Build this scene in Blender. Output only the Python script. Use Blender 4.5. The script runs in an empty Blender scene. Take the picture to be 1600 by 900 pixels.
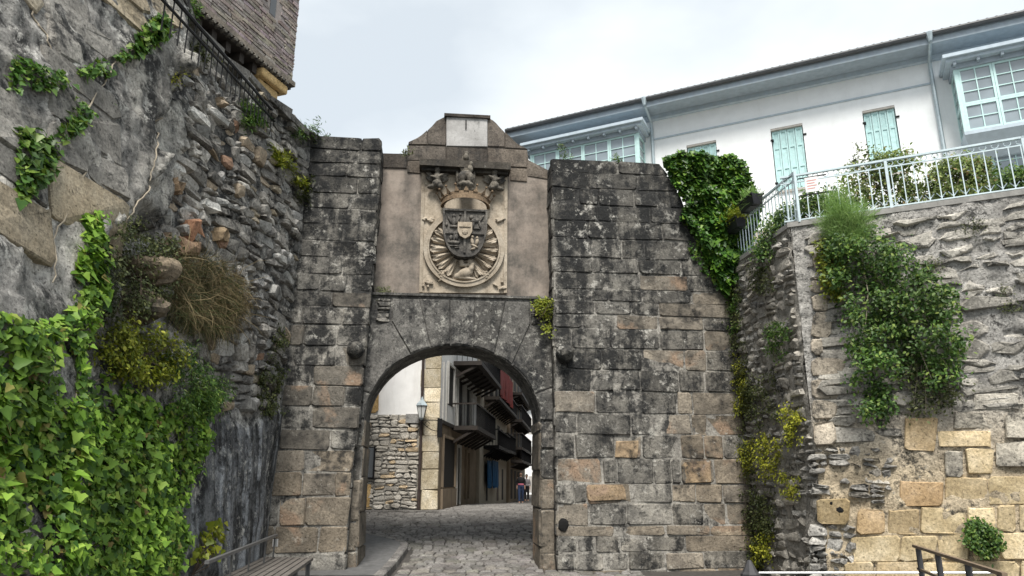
import bpy, bmesh, math, random
import numpy as np
from mathutils import Vector, Matrix

random.seed(7); rng = np.random.default_rng(11)
SC = bpy.context.scene
COL = SC.collection
# ------------------------------------------------------------------ camera
FPX, PITCH, CAMZ = 1122.0, math.radians(15.2), 1.65
CP, SP = math.cos(PITCH), math.sin(PITCH)
cam_d = bpy.data.cameras.new('camera'); cam = bpy.data.objects.new('camera', cam_d); COL.objects.link(cam)
cam.location = (0, 0, CAMZ); cam.rotation_euler = (math.pi/2 + PITCH, 0, 0)
cam_d.sensor_width = 36; cam_d.lens = 36*FPX/1600; cam_d.clip_start = .1; cam_d.clip_end = 2000
SC.camera = cam
# ------------------------------------------------------------------ world: bright thin overcast over a Nishita sky
SUN_EL, SUN_AZ = math.radians(57), math.radians(183)   # azimuth clockwise from +Y (behind the camera, to the left)
W = bpy.data.worlds.new('World'); SC.world = W; W.use_nodes = True
nt = W.node_tree; nt.nodes.clear()
wo = nt.nodes.new('ShaderNodeOutputWorld'); bg = nt.nodes.new('ShaderNodeBackground')
sky = nt.nodes.new('ShaderNodeTexSky'); sky.sky_type = 'NISHITA'; sky.sun_disc = False
sky.sun_elevation = SUN_EL; sky.sun_rotation = SUN_AZ; sky.air_density = 1.0; sky.dust_density = 2.5
tc = nt.nodes.new('ShaderNodeTexCoord'); mp = nt.nodes.new('ShaderNodeMapping'); mp.inputs['Scale'].default_value = (1.0, 1.0, 2.2)
no = nt.nodes.new('ShaderNodeTexNoise'); no.inputs['Scale'].default_value = 1.25; mp.inputs['Location'].default_value = (11., -4., 2.); no.inputs['Detail'].default_value = 6; no.inputs['Roughness'].default_value = .5
cr = nt.nodes.new('ShaderNodeValToRGB'); cr.color_ramp.elements[0].position = .40; cr.color_ramp.elements[1].position = .58
cr.color_ramp.elements[0].color = (4.5, 4.9, 5.2, 1); cr.color_ramp.elements[1].color = (6.6, 6.9, 6.9, 1)
mx = nt.nodes.new('ShaderNodeMix'); mx.data_type = 'RGBA'; mx.inputs[0].default_value = .86
nt.links.new(tc.outputs['Generated'], mp.inputs['Vector']); nt.links.new(mp.outputs[0], no.inputs['Vector'])
nt.links.new(no.outputs['Fac'], cr.inputs[0]); nt.links.new(sky.outputs[0], mx.inputs[6]); nt.links.new(cr.outputs[0], mx.inputs[7])
nt.links.new(mx.outputs[2], bg.inputs['Color']); bg.inputs['Strength'].default_value = .1
nt.links.new(bg.outputs[0], wo.inputs['Surface'])
# ------------------------------------------------------------------ sun behind thin cloud
sd = bpy.data.lights.new('sun', 'SUN'); sd.energy = 3.0; sd.angle = math.radians(20); sd.color = (1, .95, .88)
so = bpy.data.objects.new('sun', sd); COL.objects.link(so); so.location = (-20, -30, 50)
sdir = Vector((math.sin(SUN_AZ)*math.cos(SUN_EL), math.cos(SUN_AZ)*math.cos(SUN_EL), math.sin(SUN_EL)))
so.rotation_euler = sdir.to_track_quat('Z', 'Y').to_euler()
# ------------------------------------------------------------------ exposure
SC.view_settings.view_transform = 'Standard'; SC.view_settings.look = 'None'
SC.view_settings.gamma = 1; SC.view_settings.use_curve_mapping = False; SC.view_settings.exposure = .88
SC.cycles.max_bounces = 6; SC.cycles.use_denoising = True

# ================================================================== helpers
def A(*v): return np.array(v, float)
def nrm(v): v = np.asarray(v, float); return v/np.linalg.norm(v)
def ray(px, py):
    v = (450-py)/FPX
    return A((px-800)/FPX, CP-SP*v, SP+CP*v)
CAM = A(0, 0, CAMZ)
def at_y(px, py, Y): r = ray(px, py); return CAM + r*(Y/r[1])
def at_z(px, py, z): r = ray(px, py); return CAM + r*((z-CAMZ)/r[2])
def proj(P):
    P = np.atleast_2d(P); z = P[:, 2]-CAMZ; f = CP*P[:, 1]+SP*z; u = -SP*P[:, 1]+CP*z
    return np.stack([800+FPX*P[:, 0]/f, 450-FPX*u/f], 1)
class Fr:                      # a plane: origin, along, up, outward normal
    def __init__(s, O, U, V=(0, 0, 1)):
        s.O = A(*O); s.U = nrm(U); s.V = nrm(V); s.N = np.cross(s.U, s.V)
    def pt(s, u, v, w=0.): return s.O + u*s.U + v*s.V + w*s.N
    def __call__(s, u, v, w=0.): return s.pt(u, v, w)
    def pix(s, px, py, w=0.):
        r = ray(px, py); o = s.O + w*s.N
        k = np.dot(o-CAM, s.N)/np.dot(r, s.N); d = CAM+k*r-s.O
        return float(np.dot(d, s.U)), float(np.dot(d, s.V))
    def poly(s, pts, w=0.): return [s.pix(x, y, w) for x, y in pts]
def inpoly(P, poly):
    P = np.atleast_2d(P); x, y = P[:, 0], P[:, 1]; c = np.zeros(len(P), bool); n = len(poly); j = n-1
    for i in range(n):
        xi, yi = poly[i]; xj, yj = poly[j]
        m = ((yi > y) != (yj > y)) & (x < (xj-xi)*(y-yi)/((yj-yi) if yj != yi else 1e-9)+xi); c ^= m; j = i
    return c
def _h(i, j, k, seed):
    n = (i*374761393 + j*668265263 + k*2147483647 + seed*1274126177) & 0xffffffff
    n = ((n ^ (n >> 13))*1274126177) & 0xffffffff
    return ((n ^ (n >> 16)) & 0xffff)/65535.0
def vnoise(P, seed=0):
    P = np.asarray(P, float); I = np.floor(P).astype(np.int64); F = P-I; F = F*F*(3-2*F); r = 0
    for a in (0, 1):
        for b in (0, 1):
            for c in (0, 1):
                w = (F[:, 0] if a else 1-F[:, 0])*(F[:, 1] if b else 1-F[:, 1])*(F[:, 2] if c else 1-F[:, 2])
                r = r + w*_h(I[:, 0]+a, I[:, 1]+b, I[:, 2]+c, seed)
    return r*2-1
def fbm(P, octv=4, seed=0, gain=.5):
    P = np.asarray(P, float); s = 0; a = 1.; t = 0
    for o in range(octv): s = s + a*vnoise(P*(2**o)+o*17.3, seed+o); t += a; a *= gain
    return s/t
def n1(x, y=0., z=0., seed=0, octv=3): return float(fbm(np.array([[x, y, z]]), octv, seed)[0])
# ---------------- objects
WL = {}
def obj(name, V, F, mat, parent=None, smooth=False, color=None, kind=None, origin=None, attr=None):
    V = np.asarray(V, float); c = V.mean(0) if origin is None else np.asarray(origin, float)
    me = bpy.data.meshes.new(name); me.from_pydata((V-c).tolist(), [], F); me.update()
    if mat is not None: me.materials.append(mat)
    if smooth: me.shade_smooth()
    if attr is not None:
        a = me.color_attributes.new('tint', 'FLOAT_COLOR', 'POINT')
        a.data.foreach_set('color', np.concatenate([attr, np.ones((len(attr), 1))], 1).astype(np.float32).ravel())
    return link(name, me, c, parent, color, kind)
def link(name, me, c, parent=None, color=None, kind=None):
    o = bpy.data.objects.new(name, me); COL.objects.link(o); c = np.asarray(c, float)
    if parent is not None: o.parent = parent; o.location = c-WL[parent.name]
    else: o.location = c
    WL[o.name] = c
    if color is not None: o.color = (*color, 1)
    if kind: o['kind'] = kind
    return o
def tag(o, label, cat, group=None):
    o['label'] = label; o['category'] = cat
    if group: o['group'] = group
    return o
def thing(name, loc, label, cat, group=None):
    o = bpy.data.objects.new(name, None); COL.objects.link(o); o.location = loc; WL[o.name] = np.asarray(loc, float)
    o.empty_display_size = .2
    return tag(o, label, cat, group)
class MB:                      # collects shapes into one mesh
    def __init__(s): s.V = []; s.F = []; s.n = 0
    def add(s, V, F):
        V = np.asarray(V, float); s.V.append(V); s.F += [[i+s.n for i in f] for f in F]; s.n += len(V); return s
    def box(s, fr, u0, u1, v0, v1, w0, w1):
        V = [fr(u, v, w) for w in (w0, w1) for v in (v0, v1) for u in (u0, u1)]
        return s.add(V, [(0, 2, 3, 1), (4, 5, 7, 6), (0, 1, 5, 4), (2, 6, 7, 3), (0, 4, 6, 2), (1, 3, 7, 5)])
    def prism(s, fr, poly, w0, w1):
        n = len(poly); V = [fr(u, v, w0) for u, v in poly]+[fr(u, v, w1) for u, v in poly]
        ar = sum(poly[i][0]*poly[(i+1) % n][1]-poly[(i+1) % n][0]*poly[i][1] for i in range(n))
        F = [list(range(n))[::-1], list(range(n, 2*n))]+[(i, (i+1) % n, n+(i+1) % n, n+i) for i in range(n)]
        if (ar < 0) != (w1 < w0): F = [f[::-1] for f in map(list, F)]
        return s.add(V, F)
    def tube(s, pts, r, n=6, r1=None):
        P = [np.asarray(p, float) for p in pts]; m = len(P); rs = [r+(r1-r)*i/(m-1) if r1 is not None else r for i in range(m)]
        V = []; F = []; up = A(0, 0, 1)
        for i, p in enumerate(P):
            t = P[min(i+1, m-1)]-P[max(i-1, 0)]; t = nrm(t)
            a = np.cross(t, up)
            if np.linalg.norm(a) < .05: a = np.cross(t, A(0, 1, 0))
            a = nrm(a); b = np.cross(a, t)
            V += [p+rs[i]*(math.cos(2*math.pi*k/n)*a+math.sin(2*math.pi*k/n)*b) for k in range(n)]
        for i in range(m-1):
            F += [(i*n+k, i*n+(k+1) % n, (i+1)*n+(k+1) % n, (i+1)*n+k) for k in range(n)]
        F += [list(range(n))[::-1], list(range((m-1)*n, m*n))]
        return s.add(V, F)
    def bar(s, p, q, wdt, hgt, up=(0, 0, 1)):
        p = np.asarray(p, float); q = np.asarray(q, float); t = nrm(q-p); a = np.cross(t, up)
        a = nrm(a) if np.linalg.norm(a) > .01 else A(1, 0, 0); b = np.cross(a, t); V = []
        for e in (p, q):
            for x, y in ((-1, -1), (1, -1), (1, 1), (-1, 1)): V.append(e+a*x*wdt/2+b*y*hgt/2)
        return s.add(V, [(0, 3, 2, 1), (4, 5, 6, 7), (0, 1, 5, 4), (1, 2, 6, 5), (2, 3, 7, 6), (3, 0, 4, 7)])
    def blob(s, c, r, ns=8, nr=6, jit=0., axes=None):
        V = []; F = []; c = np.asarray(c, float); ax = np.eye(3) if axes is None else np.asarray(axes)
        for i in range(1, nr):
            th = math.pi*i/nr
            for k in range(ns):
                ph = 2*math.pi*k/ns; j = 1+jit*random.uniform(-1, 1)
                l = A(r[0]*math.sin(th)*math.cos(ph), r[1]*math.sin(th)*math.sin(ph), r[2]*math.cos(th))*j
                V.append(c+l[0]*ax[0]+l[1]*ax[1]+l[2]*ax[2])
        V += [c+r[2]*ax[2], c-r[2]*ax[2]]; t = len(V)-2; b = t+1
        for i in range(nr-2): F += [(i*ns+k, (i+1)*ns+k, (i+1)*ns+(k+1) % ns, i*ns+(k+1) % ns) for k in range(ns)]
        F += [(t, k, (k+1) % ns) for k in range(ns)]+[(b, (nr-2)*ns+(k+1) % ns, (nr-2)*ns+k) for k in range(ns)]
        return s.add(V, F)
    def lathe(s, c, prof, n=10, sq=False):
        c = np.asarray(c, float); V = []; F = []
        for r, z in prof: V += [c+A(r*math.cos(2*math.pi*(k+.5)/n), r*math.sin(2*math.pi*(k+.5)/n), z) for k in range(n)]
        for i in range(len(prof)-1): F += [(i*n+k, i*n+(k+1) % n, (i+1)*n+(k+1) % n, (i+1)*n+k) for k in range(n)]
        F += [list(range(n))[::-1], list(range((len(prof)-1)*n, len(prof)*n))]
        return s.add(V, F)
    def build(s, name, mat, parent=None, **k): return obj(name, np.concatenate(s.V), s.F, mat, parent, **k)
# ---------------- stones
def quad8(q, cut=.03, jit=.012, warp=None):
    """four corners (bl, br, tr, tl) -> eight-point worn outline"""
    q = [np.asarray(p, float) for p in q]; out = []
    for i in range(4):
        p = q[i]; a = q[i-1]; b = q[(i+1) % 4]
        for e in (a, b):
            L = np.linalg.norm(e-p); c = min(cut*random.uniform(.4, 1.6), L*.3)
            out.append(p+(e-p)/max(L, 1e-6)*c+np.array([random.gauss(0, jit), random.gauss(0, jit)]))
    return out
def shrink(q, g):
    q = [np.asarray(p, float) for p in q]; c = sum(q)/len(q); r = []
    hw = max(abs(p[0]-c[0]) for p in q); hh = max(abs(p[1]-c[1]) for p in q)
    for p in q: r.append(c+(p-c)*np.array([max(.3, 1-g/max(hw, 1e-3)), max(.3, 1-g/max(hh, 1e-3))]))
    return r
def stone_vf(S, poly, w0, w1, ch=.025, tilt=.012, bulge=.01):
    n = len(poly); P = [np.asarray(p, float) for p in poly]; c = sum(P)/n; V = []
    tx, ty = random.gauss(0, tilt), random.gauss(0, tilt)
    for p in P: V.append(S(p[0], p[1], w0))
    for p in P: V.append(S(p[0], p[1], w1-ch+random.uniform(-.4, .4)*ch))
    for p in P:
        d = c-p; L = np.linalg.norm(d); q = p+d*min(.4, ch*1.3/max(L, 1e-4)); e = (p-c)/max(L, 1e-4)
        V.append(S(q[0], q[1], w1+tx*e[0]+ty*e[1]+random.uniform(-.3, .3)*ch))
    V.append(S(c[0], c[1], w1+bulge*random.uniform(-.3, 1)))
    F = []
    for i in range(n):
        j = (i+1) % n
        F += [(i, j, n+j, n+i), (n+i, n+j, 2*n+j, 2*n+i), (2*n+i, 2*n+j, 3*n)]
    ar = sum(P[i][0]*P[(i+1) % n][1]-P[(i+1) % n][0]*P[i][1] for i in range(n))
    if ar < 0: F = [f[::-1] for f in F]
    return np.array(V), F
def stones(name, lst, root, limit=300, rest='small_stones'):
    """lst of (V, F, mat, colour); the largest in view become parts of their own"""
    def size(V):
        p = proj(V); return np.ptp(p[:, 0])*np.ptp(p[:, 1])
    def inview(V):
        p = proj(V).mean(0); return -40 < p[0] < 1640 and -40 < p[1] < 940
    lst = sorted(lst, key=lambda s: -(size(s[0]) if inview(s[0]) else .001*size(s[0])))
    for V, F, m, c in lst[:limit]: obj(name, V, F, m, root, color=c)
    by = {}
    for V, F, m, c in lst[limit:]: by.setdefault((m.name), MB()).add(V, F)
    for k, b in by.items(): b.build(rest, bpy.data.materials[k], root, kind='stuff')
def rsplit(u0, v0, u1, v1, sw, sh, out):
    w, h = u1-u0, v1-v0; fw, fh = w/sw, h/sh
    if fw < random.uniform(1.0, 1.9) and fh < random.uniform(1.0, 1.7): out.append((u0, v0, u1, v1)); return
    k = random.uniform(.36, .64)
    if fw > fh: m = u0+w*k; rsplit(u0, v0, m, v1, sw, sh, out); rsplit(m, v0, u1, v1, sw, sh, out)
    else: m = v0+h*k; rsplit(u0, v0, u1, m, sw, sh, out); rsplit(u0, m, u1, v1, sw, sh, out)
def warp2(p, a, s, seed): return np.array([p[0]+a*n1(p[0]*s, p[1]*s, 0, seed), p[1]+a*n1(p[0]*s, p[1]*s, 5.5, seed+3)])
# ---------------- materials
class MT:
    def __init__(s, name, rough=.9, spec=.3):
        s.m = bpy.data.materials.new(name); s.m.use_nodes = True; s.t = s.m.node_tree; s.t.nodes.clear()
        s.out = s.n('ShaderNodeOutputMaterial'); s.b = s.n('ShaderNodeBsdfPrincipled'); s.l(s.b.outputs[0], s.out.inputs[0])
        s.b.inputs['Roughness'].default_value = rough; s.b.inputs['Specular IOR Level'].default_value = spec; s.pos = None
    def n(s, t): return s.t.nodes.new(t)
    def l(s, a, b): s.t.links.new(a, b)
    def set(s, inp, v):
        if hasattr(v, 'is_linked') or hasattr(v, 'links'): s.l(v, inp)
        else: inp.default_value = (*v, 1) if isinstance(v, tuple) and len(v) == 3 and inp.type == 'RGBA' else v
    def P(s, scale=(1, 1, 1)):
        if s.pos is None: s.pos = s.n('ShaderNodeNewGeometry')
        if scale == (1, 1, 1): return s.pos.outputs['Position']
        m = s.n('ShaderNodeMapping'); m.inputs['Scale'].default_value = scale; s.l(s.pos.outputs['Position'], m.inputs[0]); return m.outputs[0]
    def noise(s, sc, det=5, ro=.55, vec=None, dist=0.):
        x = s.n('ShaderNodeTexNoise'); x.inputs['Scale'].default_value = sc; x.inputs['Detail'].default_value = det
        x.inputs['Roughness'].default_value = ro; x.inputs['Distortion'].default_value = dist
        s.l(vec if vec is not None else s.P(), x.inputs['Vector']); return x.outputs['Fac']
    def voro(s, sc, vec=None, feat='F1'):
        x = s.n('ShaderNodeTexVoronoi'); x.feature = feat; x.inputs['Scale'].default_value = sc
        s.l(vec if vec is not None else s.P(), x.inputs['Vector']); return x.outputs[0]
    def ramp(s, f, st):
        r = s.n('ShaderNodeValToRGB'); e = r.color_ramp.elements
        while len(e) < len(st): e.new(.5)
        for i, (p, c) in enumerate(st): e[i].position = p; e[i].color = (*(c if isinstance(c, tuple) else (c, c, c)), 1)
        s.l(f, r.inputs[0]); return r.outputs[0]
    def mix(s, f, a, b, mode='MIX'):
        x = s.n('ShaderNodeMix'); x.data_type = 'RGBA'; x.blend_type = mode
        s.set(x.inputs[0], f); s.set(x.inputs[6], a); s.set(x.inputs[7], b); return x.outputs[2]
    def math(s, op, a, b=0.):
        x = s.n('ShaderNodeMath'); x.operation = op; s.set(x.inputs[0], a); s.set(x.inputs[1], b); return x.outputs[0]
    def bump(s, h, st=.6, d=.02):
        x = s.n('ShaderNodeBump'); x.inputs['Strength'].default_value = st; x.inputs['Distance'].default_value = d
        s.l(h, x.inputs['Height']); s.l(x.outputs[0], s.b.inputs['Normal'])
    def col(s, c): s.set(s.b.inputs['Base Color'], c); return s.m
def stone_mat(name, cols, stain=(.025, .026, .027), st=(.47, .62), stsc=.9, streak=.5, lich=(.42, .41, .37), li=(.60, .69),
              lsc=9, objc=True, attr=False, bump=.8, bd=.03, grain=26, warm=None, zb=None, gr=1.):
    m = MT(name, .93, .2)
    n = m.noise(2.3, 8, .62); k = len(cols)
    c = m.ramp(n, [(.32+.36*i/(k-1), cols[i]) for i in range(k)])
    if objc:
        oi = m.n('ShaderNodeObjectInfo')
        c = m.mix(1., c, m.ramp(oi.outputs['Random'], [(0, .84), (1, 1.14)]), 'MULTIPLY'); c = m.mix(1., c, oi.outputs['Color'], 'MULTIPLY')
    if attr:
        at = m.n('ShaderNodeVertexColor'); at.layer_name = 'tint'; c = m.mix(1., c, at.outputs[0], 'MULTIPLY')
    if warm:
        wn = m.ramp(m.noise(1.1, 6, .6, dist=.4), [(.56, 0.), (.64, 1.)]); c = m.mix(wn, c, warm)
    sk = m.noise(1.0, 8, .62, m.P((3.2, 3.2, .30))); sn = m.noise(stsc, 10, .68); md = m.noise(stsc*6.5, 10, .76)
    big = m.math('ADD', m.math('MULTIPLY', sn, 1-streak*.5), m.math('MULTIPLY', sk, streak*.5))
    sf = m.math('ADD', m.math('MULTIPLY', big, .58), m.math('MULTIPLY', md, .42)); c0 = (st[0]+st[1])/2-.028; hw = (st[1]-st[0])*.30
    if zb:
        sx = m.n('ShaderNodeSeparateXYZ'); m.l(m.P(), sx.inputs[0]); mr = m.n('ShaderNodeMapRange'); m.l(sx.outputs[2], mr.inputs[0])
        for q_, v_ in zip((1, 2, 3, 4), zb): mr.inputs[q_].default_value = v_
        sf = m.math('ADD', sf, mr.outputs[0])
    sf = m.ramp(sf, [(c0-hw, 0.), (c0+hw, 1.)])
    c = m.mix(m.math('MULTIPLY', sf, .92), c, stain)
    lm = (li[0]+li[1])/2; lw2 = (li[1]-li[0])*.38
    ln = m.ramp(m.noise(lsc, 12, .80), [(lm-lw2, 0.), (lm+lw2, 1.)]); lb = m.ramp(m.noise(1.1, 5, .6), [(.40, .12), (.56, 1.)])
    c = m.mix(m.math('MULTIPLY', m.math('MULTIPLY', ln, lb), .9), c, lich)
    g = m.noise(grain, 8, .74); c = m.mix(1., c, m.ramp(g, [(.30, 1-.5*gr), (.52, 1.), (.72, 1+.45*gr)]), 'MULTIPLY')
    pit = m.ramp(m.noise(30, 4, .65), [(.33, .15), (.41, 1.)]); c = m.mix(.75*gr, c, pit, 'MULTIPLY')
    h = m.math('ADD', m.math('ADD', m.noise(9, 10, .74), m.math('MULTIPLY', g, .55)), m.math('MULTIPLY', pit, .3))
    m.bump(h, bump, bd); return m.col(c)
def plain(name, c, rough=.7, var=.15, sc=8, metal=0., bump=.15, spec=.4, dirt=None):
    m = MT(name, rough, spec); n = m.noise(sc, 6, .6)
    lo = tuple(x*(1-var) for x in c); hi = tuple(min(1, x*(1+var)) for x in c)
    cc = m.ramp(n, [(.3, lo), (.7, hi)])
    if dirt:
        dn = m.ramp(m.noise(1.3, 8, .65, m.P((2.5, 2.5, .5))), [(.52, 0.), (.72, 1.)]); cc = m.mix(m.math('MULTIPLY', dn, dirt[1]), cc, dirt[0])
    m.b.inputs['Metallic'].default_value = metal
    if bump: m.bump(m.noise(sc*4, 5, .6), bump, .01)
    return m.col(cc)
def leaf_mat(name, st, trans=.3, rough=.45):
    m = MT(name, rough, .35); g = m.n('ShaderNodeNewGeometry'); oi = m.n('ShaderNodeObjectInfo')
    c = m.ramp(m.math('FRACT', m.math('ADD', g.outputs['Random Per Island'], oi.outputs['Random'])), st)
    big = m.ramp(m.noise(1.7, 4, .6), [(.35, .62), (.65, 1.2)]); c = m.mix(1., c, big, 'MULTIPLY')
    t = m.n('ShaderNodeBsdfTranslucent'); s = m.n('ShaderNodeMixShader'); s.inputs[0].default_value = trans
    m.l(c, t.inputs[0]); m.l(m.b.outputs[0], s.inputs[1]); m.l(t.outputs[0], s.inputs[2]); m.l(s.outputs[0], m.out.inputs[0]); m.col(c); return m.m
# ================================================================== materials of the place
M_GATE = stone_mat('weathered_gate_stone', [(.09, .087, .08), (.175, .167, .15), (.30, .284, .25)], stain=(.020, .021, .022), st=(.49, .60), stsc=.8, lich=(.50, .485, .44), li=(.535, .635), lsc=5., streak=1., zb=(1., 8., .006, .034))
M_PINK = stone_mat('warm_patched_stone', [(.12, .107, .09), (.195, .174, .144), (.29, .257, .21)], stain=(.024, .024, .024), st=(.52, .65), stsc=1.0, lich=(.44, .42, .37), li=(.56, .66), lsc=5.5, warm=(.31, .225, .16), zb=(1., 8., .006, .035))
M_ARCH = stone_mat('arch_stone', [(.07, .068, .064), (.12, .116, .108), (.19, .182, .168)], st=(.49, .62), li=(.52, .63), lsc=6, streak=.9)
M_MORT = stone_mat('old_mortar', [(.17, .16, .145), (.30, .285, .255), (.42, .40, .36)], st=(.49, .60), stsc=.8, streak=.9, li=(.535, .635), lsc=5., objc=False, zb=(1., 8., -.015, .055))
M_PEDI = stone_mat('pediment_stone', [(.085, .074, .064), (.14, .122, .104), (.2, .175, .15)], st=(.50, .66), streak=1.0, li=(.66, .75))
M_PLAQ = stone_mat('pale_plaque_stone', [(.29, .285, .275), (.40, .395, .385), (.5, .495, .485)], st=(.54, .7), streak=1., li=(.7, .8), bump=.3, bd=.01, gr=.35)
M_REND = stone_mat('niche_render', [(.235, .198, .168), (.28, .24, .205), (.33, .285, .245)], stain=(.085, .08, .072), st=(.44, .66), stsc=.42, streak=.7, li=(.75, .85), objc=False, bump=.2, bd=.006, gr=.22)
M_HERA = stone_mat('carved_sandstone', [(.31, .262, .20), (.40, .345, .272), (.48, .425, .345)], stain=(.13, .105, .08), st=(.51, .70), stsc=1.4, streak=.9, li=(.75, .85), bump=.35, bd=.012, gr=.5)
M_HDRK = stone_mat('carved_dark_stone', [(.07, .066, .06), (.13, .122, .11), (.22, .205, .18)], st=(.47, .66), stsc=2.4, li=(.60, .72), bump=.5, bd=.012)
M_IRONST = stone_mat('rusty_crown_stone', [(.12, .085, .055), (.20, .145, .095), (.28, .21, .14)], st=(.5, .7), stsc=3, li=(.7, .8), bump=.4, bd=.01)
M_COB = stone_mat('street_setts', [(.12, .115, .108), (.17, .162, .153), (.24, .23, .215)], stain=(.055, .052, .05), st=(.52, .7), stsc=.7, streak=0, li=(.72, .82), lsc=16, bump=.4, bd=.01)
M_JOINT = plain('sett_joints', (.055, .05, .045), .95, .3, 14, bump=.5)
M_ASPH = plain('pavement_concrete', (.105, .105, .105), .85, .25, 9, bump=.4, dirt=((.05, .05, .05), .7))
M_KERB = stone_mat('kerb_stone', [(.12, .115, .11), (.2, .19, .18), (.28, .27, .25)], st=(.5, .65), streak=0)
M_GRND = plain('ground_asphalt', (.09, .088, .085), .9, .2, 6, bump=.3)
M_BLACKIRON = plain('black_iron', (.010, .010, .011), .6, .2, 12, bump=.1, spec=.15)
M_WOODD = plain('dark_timber', (.028, .022, .018), .7, .3, 10, bump=.3)

# ================================================================== ground
GO = at_z(712, 903, 0.)
GTH = math.radians(6)
G = Fr(GO, (math.cos(GTH), math.sin(GTH), 0))
def sst(a, b, x): t = np.clip((x-a)/(b-a), 0, 1); return t*t*(3-2*t)
def zg(x, y): return .90*sst(12.8, 22.5, y)-.32*sst(24, 42, y)
gv = np.array([[x, y, -.012] for y in (-300, 12.5) for x in (-400, 400)])
gnd = obj('ground', gv, [(0, 1, 3, 2)], M_GRND); gnd['kind'] = 'structure'
xs = np.linspace(-30, 30, 31); ys = np.concatenate([np.linspace(12.4, 32, 50), [40, 52, 70, 110, 300]])
V = [(x, y, float(zg(x, y))) for y in ys for x in xs]; nx = len(xs)
F = [(j*nx+i, j*nx+i+1, (j+1)*nx+i+1, (j+1)*nx+i) for j in range(len(ys)-1) for i in range(nx-1)]
street = obj('street', V, F, M_JOINT); street['kind'] = 'structure'
# setts: rows across the street, seen through the arch
sl = []
y = 12.7; row = 0
def sett(x0, x1, y0, y1):
    cx, cy = (x0+x1)/2, (y0+y1)/2; sl_ = (zg(cx, cy+.05)-zg(cx, cy-.05))/.1
    Sm = lambda u, v, w: A(u, v, float(zg(cx, cy))+(v-cy)*sl_+w)
    q = quad8([(x0, y0), (x1, y0), (x1, y1), (x0, y1)], .035, .008)
    V, F = stone_vf(Sm, q, -.02, .03+random.uniform(-.008, .008), .018, .006, .006)
    k = random.uniform(.8, 1.2)
    return V, F, M_COB, (k, k*random.uniform(.96, 1.02), k*random.uniform(.92, 1.02))
while y < 40:
    d = random.uniform(.17, .25) if y < 30 else .34
    xl = -2.15 if y < 16.1 else ((-2.15-3.*min(1., (y-16.1)/1.6)) if y < 20.9 else -2.05+.0865*(y-22))
    x = xl+random.uniform(0, .1); xr = 2.2+.06*(y-13)
    while x < xr:
        w = random.uniform(.16, .34)*(1 if y < 30 else 1.5)
        sl.append(sett(x+.008, x+w-.008, y+.008, y+d-.008)); x += w
    y += d; row += 1
stones('sett', sl, street, 300, 'more_setts')
# raised pavement inside the gate on the left, with a curved kerb
def kx(y): return -2.5+1.05*sst(0, 1, (y-12.9)/2.6)-.0*y if y < 15.5 else -1.45-2.9*sst(15.6, 18.6, y)**1.5
py_ = np.linspace(13.0, 18.5, 30); V = []; F = []
for i, yy in enumerate(py_):
    z = float(zg(0, yy)); e = float(-2.2-2.2*sst(16.2, 18.5, yy))
    V += [(-7, yy, z+.13), (e-.14, yy, z+.14)]
    if i: F.append((2*i-2, 2*i-1, 2*i+1, 2*i))
V.append((-7, 18.5, float(zg(0, 18.5))-.1)); V.append((V[-2][0], 18.5, float(zg(0, 18.5))-.1)); F.append((2*29, 2*29+1, 61, 60))
pav = obj('pavement', V, F, M_ASPH); pav['kind'] = 'structure'
for i in range(0, 28, 2):
    a, b = py_[i]+.006, py_[min(i+2, 29)]-.006
    ex = lambda yy: -2.2-2.2*float(sst(16.2, 18.5, yy))
    mbk = MB(); q = []
    for yy in (a, b):
        z = float(zg(0, yy))
        for dx, dz in ((-.16, -.05), (0, -.05), (0, .12), (-.02, .145), (-.16, .145)): q.append((ex(yy)+dx, yy, z+dz))
    mbk.add(q, [(0, 1, 2, 3, 4), (9, 8, 7, 6, 5)]+[(k, k+5, (k+1) % 5+5, (k+1) % 5) for k in range(5)])
    mbk.build('kerb', M_KERB, pav)

# ================================================================== the gate
gate = thing('stone_gateway', GO, 'weathered grey ashlar town gateway with round arch and stepped pediment', 'gateway')
W_ARCH, W_NICHE, T_ARCH = -.26, -.52, -1.45
def gp(px, py, w=0.): return np.array(G.pix(px, py, w))
uL = gp(425, 800)[0]-.9
uR = float(np.mean([gp(1180, 885)[0], gp(1160, 640)[0]]))+.05
# arch curve on the arch plane
aL = gp(567, 690, W_ARCH)[0]; aR = gp(845, 690, W_ARCH)[0]; uc = (aL+aR)/2; ha = (aR-aL)/2
vap = gp(712, 539, W_ARCH)[1]; vsp = gp(570, 655, W_ARCH)[1]; hb = vap-vsp
def arch(t): return np.array([uc-ha*math.cos(t), vsp+hb*math.sin(t)])
NA = 28
apts = [arch(math.pi*i/NA) for i in range(NA+1)]
# backing walls (mortar core) : left pier, right wall, arch block, niche back
def pier_r(v):   # inner edge of the left pier
    P = [gp(597, 222), gp(583, 420), gp(570, 560), gp(562, 650), gp(552, 720), gp(540, 870)]
    vs = [p[1] for p in P][::-1]; us = [p[0] for p in P][::-1]; return float(np.interp(v, vs, us))
vPT = gp(545, 217)[1]
core = MB()
lp = [(uL, -.3), (pier_r(-.3)-.03, -.3)]+[(pier_r(v)-.03, v) for v in np.linspace(.5, vPT-.04, 10)]+[(uL, vPT-.04)]
core.prism(G, lp, -1.6, -.016)
rtop = [gp(857, 250), gp(1033, 256), gp(1062, 300), gp(1098, 385), gp(1128, 432), gp(1150, 447)]
uRP = gp(866, 560)[0]
rp = [(uRP+.02, -.3), (uR, -.3), (uR, rtop[-1][1]-.05)]+[(p[0]-.03, p[1]-.04) for p in rtop[::-1]][1:-1]+[(uRP+.02, rtop[0][1]-.04)]
core.prism(G, rp, -1.6, -.016)
core.build('mortar_core', M_MORT, gate)
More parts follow.
